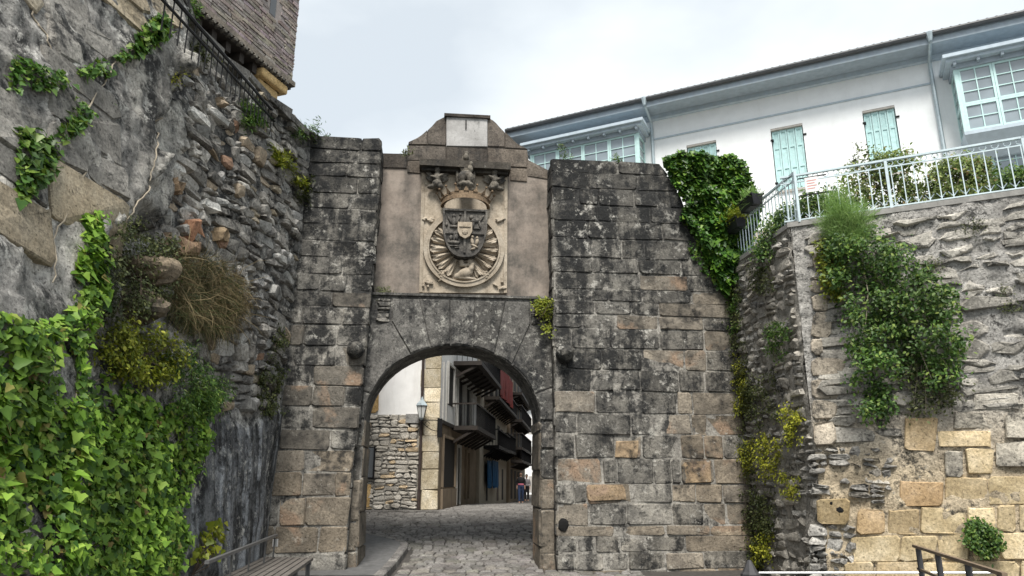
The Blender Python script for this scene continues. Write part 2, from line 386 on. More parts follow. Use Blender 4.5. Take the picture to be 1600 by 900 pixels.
# arch block with its opening
vAT = gp(725, 462, W_ARCH)[1]
ab = MB()
blk = [(pier_r(1)-.4, -.3), (aL, -.3), (aL, vsp)]+[tuple(p) for p in apts[1:-1]]+[(aR, vsp), (aR, -.3), (uRP+.3, -.3), (uRP+.3, vAT), (pier_r(5)-.3, vAT)]
# split into left leg / right leg / spandrel strips so that faces stay convex
NW = W_ARCH-.03
ab.prism(G, [(pier_r(1)-.4, -.3), (aL+.004, -.3), (aL+.004, vsp), (pier_r(1)-.4, vsp)], T_ARCH, NW)
ab.prism(G, [(aR-.004, -.3), (uRP+.3, -.3), (uRP+.3, vsp), (aR-.004, vsp)], T_ARCH, NW)
ab.prism(G, [(pier_r(1)-.4, vsp), (aL+.004, vsp), (aL+.004, vAT), (pier_r(1)-.4, vAT)], T_ARCH, NW)
ab.prism(G, [(aR-.004, vsp), (uRP+.3, vsp), (uRP+.3, vAT), (aR-.004, vAT)], T_ARCH, NW)
for i in range(NA):
    a, b = apts[i], apts[i+1]; ab.prism(G, [(a[0], a[1]), (b[0], b[1]), (b[0], vAT), (a[0], vAT)], T_ARCH, NW)
ab.build('arch_core', M_ARCH, gate)
ST = []
def blockstone(q, w, mat, col, proud=.035, cut=.03, ch=.022, gap=.008, depth=.12, jit=.01):
    V, F = stone_vf(G, quad8(shrink(q, gap), cut, jit), w-depth, w+random.uniform(-.012, .014)+proud-.03, ch, .012, .01); ST.append((V, F, mat, col))
def tone(k, warm=0.): k *= random.uniform(.86, 1.14); return (k*(1+.10*warm), k*(1+.02*warm), k*(1-.09*warm))
# ---- right wall courses
ry = [248, 268, 292, 318, 343, 371, 401, 425, 450, 469, 490, 512, 543, 576, 610, 646, 678, 716, 756, 787, 822, 838, 864, 892, 925]
rsp = {0: [966], 1: [919, 995], 2: [905, 935, 990, 1027, 1046], 3: [934, 955, 1015], 4: [890, 918, 965, 1035], 7: [945, 1000, 1075], 8: [925, 952, 1003, 1080],
       9: [930, 987, 1030], 10: [910, 962, 1030, 1098], 11: [893, 951, 1031, 1100], 12: [884, 941, 1004, 1070, 1103], 13: [925, 958, 1001, 1060, 1102], 14: [930, 1003, 1058, 1082],
       15: [902, 986, 1027, 1080, 1104], 16: [898, 960, 1003, 1064, 1100, 1130], 17: [941, 964, 1021, 1050, 1064, 1116], 18: [897, 918, 986, 1050, 1088, 1130], 19: [920, 979, 1051, 1100, 1135],
       20: [960, 1040, 1110], 21: [902, 930, 968, 1010, 1070], 22: [897, 945, 982, 1040, 1100], 23: [910, 980, 1060, 1120]}
for i in range(len(ry)-1):
    v1 = gp(872, ry[i])[1]; v0 = gp(872, ry[i+1])[1]; vm = (v0+v1)/2
    def redge(v):
        if v <= rtop[-1][1]: return uR-.01
        vs = [p[1] for p in rtop[1:]][::-1]; us = [p[0] for p in rtop[1:]][::-1]; return float(np.interp(v, vs, us))-.02
    sp = rsp.get(i)
    if sp is None:
        sp = []; x = 862
        while True:
            x += random.uniform(32, 78)
            if x > 1120: break
            sp.append(x)
    ym = (ry[i]+ry[i+1])/2
    us = [uRP+.0]+[gp(x, ym)[0] for x in sp]; us = [u for u in us if u < redge(v0)-.18]
    for k in range(len(us)):
        a = us[k]; last = k == len(us)-1
        b0 = redge(v0) if last else us[k+1]; b1 = redge(v1) if last else us[k+1]
        if b1 < a+.05: b1 = a+.05
        px = proj(G((a+b0)/2, vm))[0]
        right = float(sst(1000, 1140, px[0])); low = float(sst(620, 860, px[1]))
        wf = min(1., .9*right*float(sst(360, 540, px[1]))+.9*low*random.random())
        if random.random() < .10+.9*wf*.75: m, c = M_PINK, tone(1.05 if random.random() < .75 else 1.35, random.uniform(.1, 1.)*wf)
        else: m, c = M_GATE, tone(.9+.25*low, .25*wf)
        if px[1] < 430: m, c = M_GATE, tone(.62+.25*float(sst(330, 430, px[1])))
        dv = random.uniform(-.012, .012)
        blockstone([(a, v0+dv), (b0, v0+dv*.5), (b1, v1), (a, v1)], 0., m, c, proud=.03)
for q in ([(961, 689), (996, 689), (998, 714), (963, 716)], [(1066, 722), (1112, 722), (1114, 754), (1068, 755)], [(916, 758), (976, 757), (978, 782), (918, 783)]):
    V, F = stone_vf(G, quad8([gp(*p) for p in (q[3], q[2], q[1], q[0])], .04, .015), -.05, .022, .012); ST.append((V, F, M_PINK, (2.1, 1.75, 1.35)))
# ---- left pier courses
ly = [214, 234, 255, 276, 302, 327, 351, 376, 402, 429, 456, 480, 508, 541, 572, 603, 635, 670, 703, 738, 776, 822, 864, 908, 940]
for i in range(len(ly)-1):
    v1 = gp(540, ly[i])[1]; v0 = gp(540, ly[i+1])[1]; vm = (v0+v1)/2; r0, r1 = pier_r(v0), pier_r(v1)
    if i == 0: us = [uL+.6, gp(565, 224)[0]]
    else:
        us = []; u = r0-random.uniform(.28, .55) if i % 2 else r0-random.uniform(.55, .95)
        while u > uL: us.append(u); u -= random.uniform(.45, 1.05)
        us = us[::-1]
    us = [uL]+us
    for k in range(len(us)):
        a = us[k]; last = k == len(us)-1; b0 = r0 if last else us[k+1]; b1 = r1 if last else us[k+1]
        y = ly[i]
        if y > 690 and random.random() < .8: m, c = M_PINK, tone(1.2, random.uniform(.1, .7))
        elif y > 430 and random.random() < .35: m, c = M_PINK, tone(.8, -.3)
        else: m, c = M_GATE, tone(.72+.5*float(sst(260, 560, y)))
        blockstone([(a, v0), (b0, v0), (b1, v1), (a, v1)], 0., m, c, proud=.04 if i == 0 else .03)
# inner cheeks of the piers (returns down to the arch plane)
for side in (0, 1):
    v = .0; vt = (gp(545, 222)[1] if side == 0 else rtop[0][1])-.05
    while v < vt-.1:
        h = min(random.uniform(.32, .46), vt-v)
        if side == 0:
            FrC = Fr(G(pier_r(v+h/2), 0, 0), -G.N, (0, 0, 1))       # along depth, facing +u
        else: FrC = Fr(G(uRP, 0, 0), G.N, (0, 0, 1))
        q = [(.03, v), (.6, v), (.6, v+h), (.03, v+h)] if side == 0 else [(-.6, v), (-.03, v), (-.03, v+h), (-.6, v+h)]
        V, F = stone_vf(FrC, quad8(shrink(q, .006), .02, .006), -.1, .004, .01); ST.append((V, F, M_GATE, tone(.75))); v += h
# ---- voussoirs
def vous(t0, t1, top, mat=M_ARCH, k=1.):
    pts = [arch(t0+(t1-t0)*i/4) for i in range(5)][::-1]; poly = [np.array(p) for p in top]+pts
    c = sum(poly)/len(poly); poly = [c+(p-c)*(1-.012/max(np.linalg.norm(p-c), .05)) for p in poly]
    V, F = stone_vf(G, poly, W_ARCH-.3, W_ARCH+random.uniform(-.01, .012), .02, .008, .004); ST.append((V, F, mat, tone(k)))
def tang(px, py):  # angle of a pixel on the intrados
    p = gp(px, py, W_ARCH); return math.acos(max(-1, min(1, (uc-p[0])/ha)))
tj = [0., tang(642, 553), tang(673, 541), tang(704, 539), tang(738, 539), tang(773, 545), tang(800, 562), math.pi]
g_ = lambda x, y: gp(x, y, W_ARCH)
vous(0, .28, [g_(571, 660), g_(576, 600), ] [::1], k=.95) if False else None
t0s = .34
vous(0., t0s, [np.array([aL-.32, vsp]), np.array([aL-.30, vsp+.62])], k=1.)
vous(t0s, tj[1], [np.array([aL-.30, vsp+.62]), g_(585, 508), g_(611, 500)], k=1.)
vous(tj[1], tj[2], [g_(611, 500), g_(613, 465), g_(655, 466)], k=1.15)
vous(tj[2], tj[3], [g_(655, 466), g_(703, 467)], k=.9)
vous(tj[3], tj[4], [g_(703, 467), g_(742, 468)], k=1.25)
vous(tj[4], tj[5], [g_(742, 468), g_(790, 469)], k=.85)
vous(tj[5], tj[6], [g_(790, 469), g_(828, 470), g_(829, 505)], k=1.)
vous(tj[6], math.pi-.36, [g_(829, 505), g_(862, 516), np.array([aR+.28, vsp+.66])], k=.9)
vous(math.pi-.36, math.pi, [np.array([aR+.28, vsp+.66]), np.array([aR+.30, vsp])], k=1.)
# rubble infill in the spandrel corners
for x0, x1, y0, y1 in ((588, 611, 466, 503), (830, 866, 470, 508)):
    o = []; a = g_(x0, y1); b = g_(x1, y0); rsplit(a[0], a[1], b[0], b[1], .22, .1, o)
    for r in o:
        V, F = stone_vf(G, quad8(shrink([(r[0], r[1]), (r[2], r[1]), (r[2], r[3]), (r[0], r[3])], .008), .02, .01), W_ARCH-.15, W_ARCH+random.uniform(-.03, .03), .02)
        ST.append((V, F, M_GATE, (1.9, .7, .55) if random.random() < .12 else tone(.9)))
# jamb strips
for s in (-1, 1):
    v = -.25
    while v < vsp-.05:
        h = min(random.uniform(.45, .8), vsp-v)
        if s < 0: a, b = aL-.5, aL
        else: a, b = aR, uRP+.12
        V, F = stone_vf(G, quad8(shrink([(a, v), (b, v), (b, v+h), (a, v+h)], .008), .02, .008), W_ARCH-.3, W_ARCH+random.uniform(-.01, .012), .025)
        ST.append((V, F, M_PINK if v < 1.2 else M_ARCH, tone(1.05, .3))); v += h
# lining of the reveal and soffit
for s in (0, 1):
    v = -.2
    while v < vsp:
        h = min(random.uniform(.5, .8), vsp-v)
        fr = Fr(G(aL, 0, 0), -G.N) if s == 0 else Fr(G(aR, 0, 0), G.N)
        q = [(-W_ARCH+.02, v), (-T_ARCH, v), (-T_ARCH, v+h), (-W_ARCH+.02, v+h)] if s == 0 else [(T_ARCH, v), (W_ARCH-.02, v), (W_ARCH-.02, v+h), (T_ARCH, v+h)]
        V, F = stone_vf(fr, quad8(shrink(q, .008), .03, .008), -.05, .03, .02); ST.append((V, F, M_PINK, tone(.75, .3))); v += h
# ledge of the niche
led = MB(); a = g_(590, 463); b = g_(860, 463)
led.prism(G, [(a[0]-.1, vAT-.03), (b[0]+.06, vAT-.03), (b[0]+.06, vAT+.02), (a[0]-.1, vAT+.02)], T_ARCH, W_ARCH+.025); led.build('ledge', M_ARCH, gate)
# niche back in smooth render + pediment core
nb = MB(); p0 = gp(585, 462, W_NICHE); p1 = gp(862, 240, W_NICHE)
nb.box(G, p0[0]-.25, p1[0]+.3, vAT+.02, gp(700, 262, W_NICHE)[1], T_ARCH, W_NICHE); nb.build('render_panel', M_REND, gate)
pc = [(599, 238), (636, 239), (638, 222), (652, 215), (668, 203), (682, 188), (696, 181), (697, 178), (763, 180), (770, 187), (782, 199), (795, 211), (808, 224), (824, 233), (826, 248), (862, 268)]
WP = W_NICHE+.03
vb = gp(700, 262, W_NICHE)[1]
pm = MB()
for i in range(len(pc)-1):
    a, b = gp(*pc[i], WP), gp(*pc[i+1], WP)
    if b[0]-a[0] < .004: continue
    lo = vb
    pm.prism(G, [(a[0], lo), (b[0], lo), (b[0], max(lo+.01, b[1]-.02)), (a[0], max(lo+.01, a[1]-.02))], T_ARCH+.3, WP-.03)
pm.build('pediment_core', M_PEDI, gate)
def pst(pts, mat, col, w=WP, proud=0., depth=.16):
    P = [gp(x, y, w) for x, y in pts]; c = sum(P)/len(P); P = [c+(p-c)*(1-.006/max(np.linalg.norm(p-c), .05)) for p in P]
    if sum(P[i][0]*P[(i+1) % len(P)][1]-P[(i+1) % len(P)][0]*P[i][1] for i in range(len(P))) < 0: P = P[::-1]
    V, F = stone_vf(G, P, w-depth, w+proud+random.uniform(-.006, .008), .014, .005, .003); ST.append((V, F, mat, col))
pst([(697, 229), (762, 230), (762, 184), (697, 183)], M_PLAQ, (1, 1, 1), proud=.02)
pst([(668, 226), (697, 228), (697, 183), (696, 181), (682, 188), (675, 196), (668, 203)], M_PEDI, tone(.95))
pst([(638, 226), (668, 226), (668, 203), (660, 210), (652, 215), (644, 219), (638, 222)], M_PEDI, tone(.85))
pst([(762, 229), (789, 230), (789, 206), (782, 199), (775, 191), (770, 187), (762, 183)], M_PEDI, tone(1.))
pst([(789, 231), (824, 233), (808, 224), (802, 218), (795, 211), (789, 206)], M_PEDI, tone(1.))
pst([(636, 250), (697, 253), (697, 229), (636, 227)], M_PEDI, tone(1.)); pst([(697, 254), (762, 257), (762, 231), (697, 229)], M_PEDI, tone(.62)); pst([(762, 258), (824, 262), (824, 234), (762, 231)], M_PEDI, tone(1.15, .3))
pst([(597, 262), (636, 263), (636, 240), (597, 239)], M_PEDI, tone(.7)); pst([(824, 275), (858, 280), (858, 268), (840, 260), (824, 248)], M_PEDI, tone(.9, .3))
pst([(636, 270), (657, 271), (657, 251), (636, 250)], M_PEDI, tone(1.1, .4)); pst([(797, 282), (824, 284), (824, 263), (797, 262)], M_PEDI, tone(1.2, .5))
stones('block', ST, gate, 298, 'small_blocks')
cap = MB(); a = gp(694, 183, WP); b = gp(766, 184, WP); cap.box(G, a[0], b[0], a[1], a[1]+.07, T_ARCH+.25, WP+.06); cap.build('cap_stone', M_PEDI, gate, color=(.45, .45, .45))
sl_ = MB(); a = gp(727, 200, WP); sl_.box(G, a[0], a[0]+.025, a[1]-.04, a[1]+.18, WP, WP+.045); sl_.build('iron_pin', M_BLACKIRON, gate)
# projecting hinge stones either side of the arch
for (x, y, w_, h_) in ((556, 552, .30, .34), (881, 558, .34, .36)):
    c = gp(x, y); mb = MB()
    mb.blob(G(c[0], c[1]+.05, .1), (w_*.55, .2, h_*.5), 10, 7, .1, (G.U, G.N, G.V)); mb.box(G, c[0]-w_*.45, c[0]+w_*.45, c[1]+.02, c[1]+h_*.5, -.05, .22)
    o = mb.build('hinge_stone', M_GATE, gate, color=(.55, .55, .55)); rm = o.modifiers.new('r', 'REMESH'); rm.mode = 'VOXEL'; rm.voxel_size = .03
# drain hole ring
c = gp(880, 820); mb = MB(); mb.blob(G(c[0], c[1], -.0), (.1, .035, .12), 10, 6, .1, (G.U, G.N, G.V)); mb.build('drain_hole', plain('hole_dark', (.008, .008, .008), 1., .1, bump=0), gate)

# ================================================================== coat of arms
arms = thing('coat_of_arms', G(*gp(725, 455, W_NICHE), W_NICHE), 'carved sandstone coat of arms with crown, shield and ring of banners', 'coat of arms')
WS = W_NICHE+.06
def hp(x, y, w=WS): return gp(x, y, w)
mb = MB(); P = G.poly([(655, 457), (791, 458), (793, 268), (659, 262)], WS); mb.prism(G, P, W_NICHE-.02, WS); mb.build('slab', M_HERA, arms)
for q in ([(655, 457), (660, 457), (664, 262), (659, 262)], [(787, 458), (792, 458), (793, 268), (788, 268)]): mb = MB(); mb.prism(G, G.poly(q, WS), WS-.01, WS+.03); mb.build('slab_edge', M_HERA, arms)
cc = hp(725, 389); RO = (hp(789, 389)[0]-hp(661, 389)[0])/2*.985; RI = RO*.885
def ringvf(mb, c, ri, ro, w0, w1, a0, a1, n=48):
    for i in range(n):
        t, s = a0+(a1-a0)*i/n, a0+(a1-a0)*(i+1)/n
        mb.prism(G, [(c[0]+ri*math.cos(t), c[1]+ri*math.sin(t)), (c[0]+ro*math.cos(t), c[1]+ro*math.sin(t)), (c[0]+ro*math.cos(s), c[1]+ro*math.sin(s)), (c[0]+ri*math.cos(s), c[1]+ri*math.sin(s))], w0, w1)
mb = MB(); ringvf(mb, cc, RI, RO, WS-.01, WS+.085, math.radians(128), math.radians(412)); ringvf(mb, cc, RI-.02, RI+.012, WS-.01, WS+.105, math.radians(128), math.radians(412)); mb.build('ring', M_HERA, arms)
# flared banners round the shield
bang = [148, 166, 184, 202, 220, 238, 302, 320, 338, 356, 374, 392]
for a in bang:
    t = math.radians(a+random.uniform(-2, 2)); mb = MB(); pts = []
    nseg = 6
    rows = []
    for i in range(nseg+1):
        f = i/nseg; r = RO*.36+f*(RI*.93-RO*.36); hw = (.03+.085*f**1.1)*(.8+.4*((a*7) % 10)/10)
        row = []
        for j in range(7):
            g = j/6*2-1; ro = r-(.05*abs(g)**2 if i == nseg else 0)+(.03*math.sin(j*2.1) if i == nseg else 0)
            rows_ = (ro, g*hw)
            w = WS+.03+.11*(1-abs(g)**2.2)*(.5+.5*f)+.035*math.sin(g*7+f*4)*f
            row.append(G(cc[0]+ro*math.cos(t)-g*hw*math.sin(t), cc[1]+ro*math.sin(t)+g*hw*math.cos(t), w))
        rows.append(row)
    Vb = [p for r in rows for p in r]; Fb = [(i*7+j, (i+1)*7+j, (i+1)*7+j+1, i*7+j+1) for i in range(nseg) for j in range(6)]
    base = [G(*np.array(G.pix(*proj(p)[0], WS)), WS-.01) for p in Vb]; nV = len(Vb); edge = [j for j in range(7)]+[i*7+6 for i in range(1, nseg+1)]+[nseg*7+j for j in range(5, -1, -1)]+[i*7 for i in range(nseg-1, 0, -1)]
    Vb += [p-G.N*.12 for p in Vb]; Fb += [(edge[k], edge[(k+1) % len(edge)], edge[(k+1) % len(edge)]+nV, edge[k]+nV) for k in range(len(edge))]
    obj('banner', Vb, Fb, M_HERA, arms, smooth=False)
# shield
sx0, sx1, sy0 = hp(692, 340)[0], hp(760, 340)[0], hp(726, 333)[1]; sb = hp(725, 407)[1]; sw = (sx1-sx0)/2; scx = (sx0+sx1)/2; shh = sy0-sb
def shield_poly(k, n=9):
    pts = [(-1, 1), (1, 1)]
    for i in range(n): t = i/(n-1)*math.pi/2; pts.append((math.cos(t)**.72 if t < 1.57 else 0, .32-1.32*math.sin(t)**1.15))
    for i in range(n-2, -1, -1): t = i/(n-1)*math.pi/2; pts.append((-math.cos(t)**.72, .32-1.32*math.sin(t)**1.15))
    return [(scx+k*x*sw, sb+shh/2+k*y*shh/2) for x, y in pts]
mb = MB(); mb.prism(G, shield_poly(.93), WS, WS+.20); shield = mb.build('shield', M_HDRK, arms)
mb = MB(); o_, i_ = shield_poly(1.0), shield_poly(.92)
for k in range(len(o_)): k2 = (k+1) % len(o_); mb.prism(G, [o_[k], o_[k2], i_[k2], i_[k]], WS, WS+.245)
mb.build('shield_rim', M_HDRK, shield)
mb = MB(); mb.box(G, scx-.022, scx+.022, sb+.1, sy0-.03, WS+.19, WS+.24); mb.box(G, sx0+.05, sx1-.05, sb+shh*.50-.02, sb+shh*.50+.02, WS+.19, WS+.236); mb.build('quarter_bars', M_HDRK, shield, color=(1.3, 1.3, 1.3))
mb = MB(); e = [(-.15, .17), (.15, .17), (.15, -.03), (.10, -.13), (0, -.19), (-.10, -.13), (-.15, -.03)]; mb.prism(G, [(scx+x, sb+shh*.55+y) for x, y in e], WS+.19, WS+.285)
mb.box(G, scx-.12, scx+.12, sb+shh*.55+.06, sb+shh*.55+.10, WS+.28, WS+.305); mb.blob(G(scx, sb+shh*.55-.04, WS+.285), (.07, .03, .07), 8, 5, .1, (G.U, G.N, G.V)); mb.build('escutcheon', M_HERA, shield)
# charges of the four quarters (angel, lion, ship, merfolk) as worn lumps in relief
def lumps(name, cu, cv, L, mat, par):
    mb = MB()
    for (x, y, rx, ry, rot) in L:
        t = math.radians(rot); U2 = math.cos(t)*G.U+math.sin(t)*G.V; V2 = -math.sin(t)*G.U+math.cos(t)*G.V
        mb.blob(G(cu+x, cv+y, WS+.20), (rx, .05, ry), 8, 6, .06, (U2, G.N, V2))
    return mb.build(name, mat, par, smooth=True)
qu, qv = sw*.5, shh*.25; mid = sb+shh*.52
lumps('angel_charge', scx-qu, mid+qv*.9, [(0, .12, .045, .05, 0), (0, 0, .05, .11, 0), (-.09, .03, .03, .10, 25), (.09, .03, .03, .10, -25), (.0, -.12, .09, .03, 0), (-.15, -.08, .03, .05, 0), (.13, .15, .03, .03, 0)], M_HDRK, shield)
lumps('lion_charge', scx+qu, mid+qv*.9, [(-.02, .03, .10, .06, 20), (-.10, .10, .05, .05, 0), (.08, -.06, .03, .09, 10), (-.06, -.07, .03, .08, -10), (.12, .08, .02, .1, -30), (.02, -.15, .09, .02, 0)], M_HDRK, shield)
lumps('ship_charge', scx-qu*.95, mid-qv*.75, [(0, -.03, .14, .045, 0), (0, .1, .02, .12, 0), (.05, .09, .05, .08, 0), (-.06, .07, .045, .06, 0), (0, -.11, .12, .02, 0), (.06, -.15, .06, .02, 10)], M_HDRK, shield)
lumps('merfolk_charge', scx+qu*.9, mid-qv*.75, [(-.05, .1, .035, .04, 0), (-.05, .0, .04, .09, 10), (.05, .08, .03, .04, 0), (.05, .0, .04, .08, -10), (.0, -.1, .09, .03, -25), (-.03, -.16, .06, .025, 20)], M_HERA, shield)
# crown
crn = MB(); ku, kv = hp(727, 322); kr = (hp(764, 322)[0]-hp(690, 322)[0])/2; n = 22
for i in range(n):
    t, s = math.pi*i/n, math.pi*(i+1)/n
    def cp(t, v, r=kr): return G(ku-r*math.cos(t), v, WS+.05+.36*math.sin(t))
    a0, a1 = kv-.07+.10*math.sin(t), kv-.07+.10*math.sin(s)
    for h0, h1, ex in ((0, .15, 0.), (0., .035, .02), (.12, .16, .025)):
        Vc = [cp(t, a0+h0, kr+ex), cp(s, a1+h0, kr+ex), cp(s, a1+h1, kr+ex), cp(t, a0+h1, kr+ex), cp(t, a0+h0, kr-.05), cp(s, a1+h0, kr-.05), cp(s, a1+h1, kr-.05), cp(t, a0+h1, kr-.05)]
        crn.add(Vc, [(0, 1, 2, 3), (7, 6, 5, 4), (0, 4, 5, 1), (3, 2, 6, 7), (0, 3, 7, 4), (1, 5, 6, 2)])
crown = crn.build('crown', M_IRONST, arms)
for i in range(9):
    t = math.pi*(i+.12)/8.24; mb = MB(); v = kv-.07+.10*math.sin(t)+.15; b = G(ku-(kr+.02)*math.cos(t), v, WS+.06+.37*math.sin(t)); out = -math.cos(t)*.09
    tip = b+G.U*out+G.V*.15; sd_ = nrm(G.U*math.sin(t)+G.N*math.cos(t))
    mb.add([b-sd_*.055, b+sd_*.055, b+sd_*.02+(tip-b)*.55, tip, b-sd_*.02+(tip-b)*.55]+[p-G.N*.04 for p in (b-sd_*.055, b+sd_*.055, b+sd_*.02+(tip-b)*.55, tip, b-sd_*.02+(tip-b)*.55)],
           [(0, 1, 2, 3, 4), (9, 8, 7, 6, 5)]+[(k, k+5, (k+1) % 5+5, (k+1) % 5) for k in range(5)])
    mb.blob(tip, (.028, .028, .028), 6, 5); mb.build('fleuron', M_IRONST, crown)
# lintel beam above
mb = MB(); a = gp(656, 257, WS); b = gp(796, 266, WS); mb.prism(G, [(a[0], a[1]-.14), (b[0], a[1]-.16), (b[0], a[1]), (a[0], a[1])], W_NICHE-.02, WS+.30)
mb.prism(G, [(a[0]+.05, a[1]-.2), (b[0]-.05, a[1]-.22), (b[0]-.05, a[1]-.13), (a[0]+.05, a[1]-.13)], W_NICHE-.02, WS+.18); mb.build('cornice', M_HDRK, arms, color=(.5, .48, .45))
def carved(name, parts, cu, cv, w, mat, par, vox=.018):
    mb = MB()
    for (x, y, z, rx, ry, rz, rot) in parts:
        t = math.radians(rot); U2 = math.cos(t)*G.U+math.sin(t)*G.V; V2 = -math.sin(t)*G.U+math.cos(t)*G.V
        mb.blob(G(cu+x, cv+y, w+z), (rx, rz, ry), 10, 8, .03, (U2, G.N, V2))
    o = mb.build(name, mat, par); rm = o.modifiers.new('r', 'REMESH'); rm.mode = 'VOXEL'; rm.voxel_size = vox; rm.use_smooth_shade = True; return o
for (x, y, s) in ((683, 284, 1), (772, 287, -1)):
    c = hp(x, y)
    carved('angel', [(0, .2, .17, .065, .075, .07, 0), (0, .235, .14, .075, .06, .07, 0), (0, .04, .13, .085, .13, .10, 0), (0, -.10, .13, .11, .10, .11, 0),
        (-.11*s, -.17, .12, .10, .05, .08, 12*s), (.05*s, -.16, .13, .09, .07, .1, 0), (-.15, .12, .06, .05, .15, .035, 30), (.15, .12, .06, .05, .15, .035, -30), (-.22, .2, .06, .045, .12, .03, 22), (.22, .2, .06, .045, .12, .03, -22), (-.17, .02, .06, .04, .1, .03, 50), (.17, .02, .06, .04, .1, .03, -50),
        (.06*s, .06, .19, .10, .035, .04, 30*s), (-.06*s, .02, .19, .10, .035, .04, -20*s)], c[0], c[1], WS, M_HDRK, arms, .013).color = (1.5, 1.45, 1.35, 1)
c = hp(727, 280)
carved('madonna', [(0, .40, .24, .065, .08, .075, 0), (0, .50, .22, .06, .05, .06, 0), (0, .36, .17, .10, .14, .08, 0), (0, .16, .20, .10, .17, .10, 0), (-.10, .16, .22, .04, .13, .06, 15), (.10, .16, .22, .04, .13, .06, -15),
    (0, -.05, .26, .17, .12, .17, 0), (-.09, -.13, .36, .075, .13, .10, 0), (.09, -.13, .36, .075, .13, .10, 0), (-.16, -.07, .15, .05, .2, .08, 8), (.16, -.07, .15, .05, .2, .08, -8),
    (0, -.28, .30, .19, .09, .18, 0), (-.12, -.36, .28, .07, .07, .09, 0), (.0, -.37, .33, .07, .07, .09, 0), (.12, -.36, .28, .07, .07, .09, 0), (.10, .2, .36, .05, .055, .05, 0), (.09, .09, .35, .06, .09, .055, 10)], c[0], c[1], WS, M_HDRK, arms, .013).color = (1.4, 1.35, 1.25, 1)
# beast and scroll work below the shield
c = hp(727, 428)
carved('beast', [(0, .0, .09, .17, .10, .07, 18), (.12, .10, .11, .06, .08, .06, -10), (.14, .17, .12, .05, .05, .05, 0), (-.15, -.06, .08, .10, .06, .05, 30), (0, -.12, .07, .26, .03, .05, 0), (-.02, .16, .08, .13, .035, .05, 8), (-.09, .22, .09, .05, .07, .05, 0), (.08, .25, .09, .06, .05, .05, 0)], c[0], c[1], WS, M_HERA, arms)
for x, y in ((692, 430), (757, 431)):
    c = hp(x, y); carved('scroll', [(.07*math.cos(k*1.05), .07*math.sin(k*1.05), .06, .035, .035, .05, 0) for k in range(6)]+[(0, 0, .07, .03, .03, .05, 0), (-.1, .07, .05, .05, .025, .04, 30), (.1, .05, .05, .05, .025, .04, -30), (-.02, -.1, .05, .1, .022, .04, 35 if x < 700 else -35)], c[0], c[1], WS, M_HERA, arms, .014)
# leaf work in the four corners of the slab
for x, y, k in ((668, 445, 1), (781, 446, -1), (668, 344, 1), (781, 346, -1)):
    c = hp(x, y); pr = []
    for i in range(7): pr.append((random.uniform(-.11, .11), random.uniform(-.08, .10) if y > 400 else random.uniform(-.05, .05), .03, random.uniform(.03, .08), random.uniform(.015, .03), .035, random.uniform(-50, 50)))
    carved('leafwork', pr, c[0], c[1], WS, M_HERA, arms, .014)
# ================================================================== left bastion wall: a battered (ruled) surface
B0 = G(gp(430, 800)[0]-.12, 0., 0.); T0 = G(*gp(488, 214), 0.); ZT = T0[2]
DB = -nrm(A((664-800)/FPX/1.03, 1, 0)); DT = -nrm(A((1068-800)/FPX/1.03, 1, 0))
class LW:
    def base(s, a, t):
        k = t/ZT; b = B0+a*DB; e = T0+a*DT; p = b+(e-b)*k; p = p.copy(); p[2] = t; return p
    def nrm(s, a, t):
        d = .01; return nrm(np.cross(s.base(a+d, t)-s.base(a-d, t), s.base(a, t+d)-s.base(a, t-d)))*LSG
    def __call__(s, a, t, w=0.): return s.base(a, t)+w*s.nrm(a, t)
    def pix(s, px, py):
        r = ray(px, py); x = np.array([6., 4., 8.])
        for _ in range(30):
            a, t, k = x; f = s.base(a, t)-CAM-k*r; d = 1e-4
            J = np.stack([(s.base(a+d, t)-s.base(a, t))/d, (s.base(a, t+d)-s.base(a, t))/d, -r], 1)
            st = np.linalg.solve(J, f); x = x-np.clip(st, -3, 3)
            if np.abs(st).max() < 1e-6: break
        return np.array(x[:2])
    def poly(s, pts): return [s.pix(*p) for p in pts]
LSG = 1.; L = LW()
if np.dot(L.nrm(5, 3), CAM-L.base(5, 3)) < 0: LSG = -1.
STEP = .042; SA = np.arange(-.3, 12.6, STEP); TA = np.arange(-.25, ZT+.01, STEP); na, nt_ = len(SA), len(TA)
gs, gt = np.meshgrid(SA, TA); gs = gs.ravel(); gt = gt.ravel()
kk = (gt/ZT)[:, None]; b_ = B0[None]+gs[:, None]*DB; e_ = T0[None]+gs[:, None]*DT; LP = b_+(e_-b_)*kk; LP[:, 2] = gt
def blur(f, n=2):
    f = f.reshape(nt_, na).astype(float)
    for _ in range(n):
        p = np.pad(f, 1, mode='edge'); f = (p[1:-1, 1:-1]*2+p[:-2, 1:-1]+p[2:, 1:-1]+p[1:-1, :-2]+p[1:-1, 2:])/6
    return f.ravel()
Q = np.stack([gs, gt, 0*gs], 1)
wst = np.stack([gs+.35*fbm(Q*1.5, 3, 5)+.08*fbm(Q*7, 2, 8), gt+.25*fbm(Q*1.5+9, 3, 6)+.06*fbm(Q*7+3, 2, 9)], 1)
LPX = proj(LP)                                   # where each wall point shows, only to place the zones traced from the photograph
lpoly = lambda pts: np.array(L.poly(pts))
Z_NEAR = lpoly([(272, -40), (258, 60), (238, 170), (222, 250), (192, 320), (162, 345), (125, 372), (106, 420), (96, 520), (84, 700), (60, 930), (-420, 930), (-420, -60), (100, -80)])
Z_CAV = lpoly([(160, 338), (215, 332), (262, 345), (258, 372), (205, 362), (165, 366)])
Z_LOW = lpoly([(300, 655), (345, 668), (400, 660), (436, 640), (436, 905), (240, 905), (262, 780)])
Z_RUB = lpoly([(268, 20), (330, 85), (488, 214), (470, 330), (455, 520), (428, 640), (340, 640), (250, 560), (230, 420), (255, 360), (215, 330), (235, 200), (252, 100)])
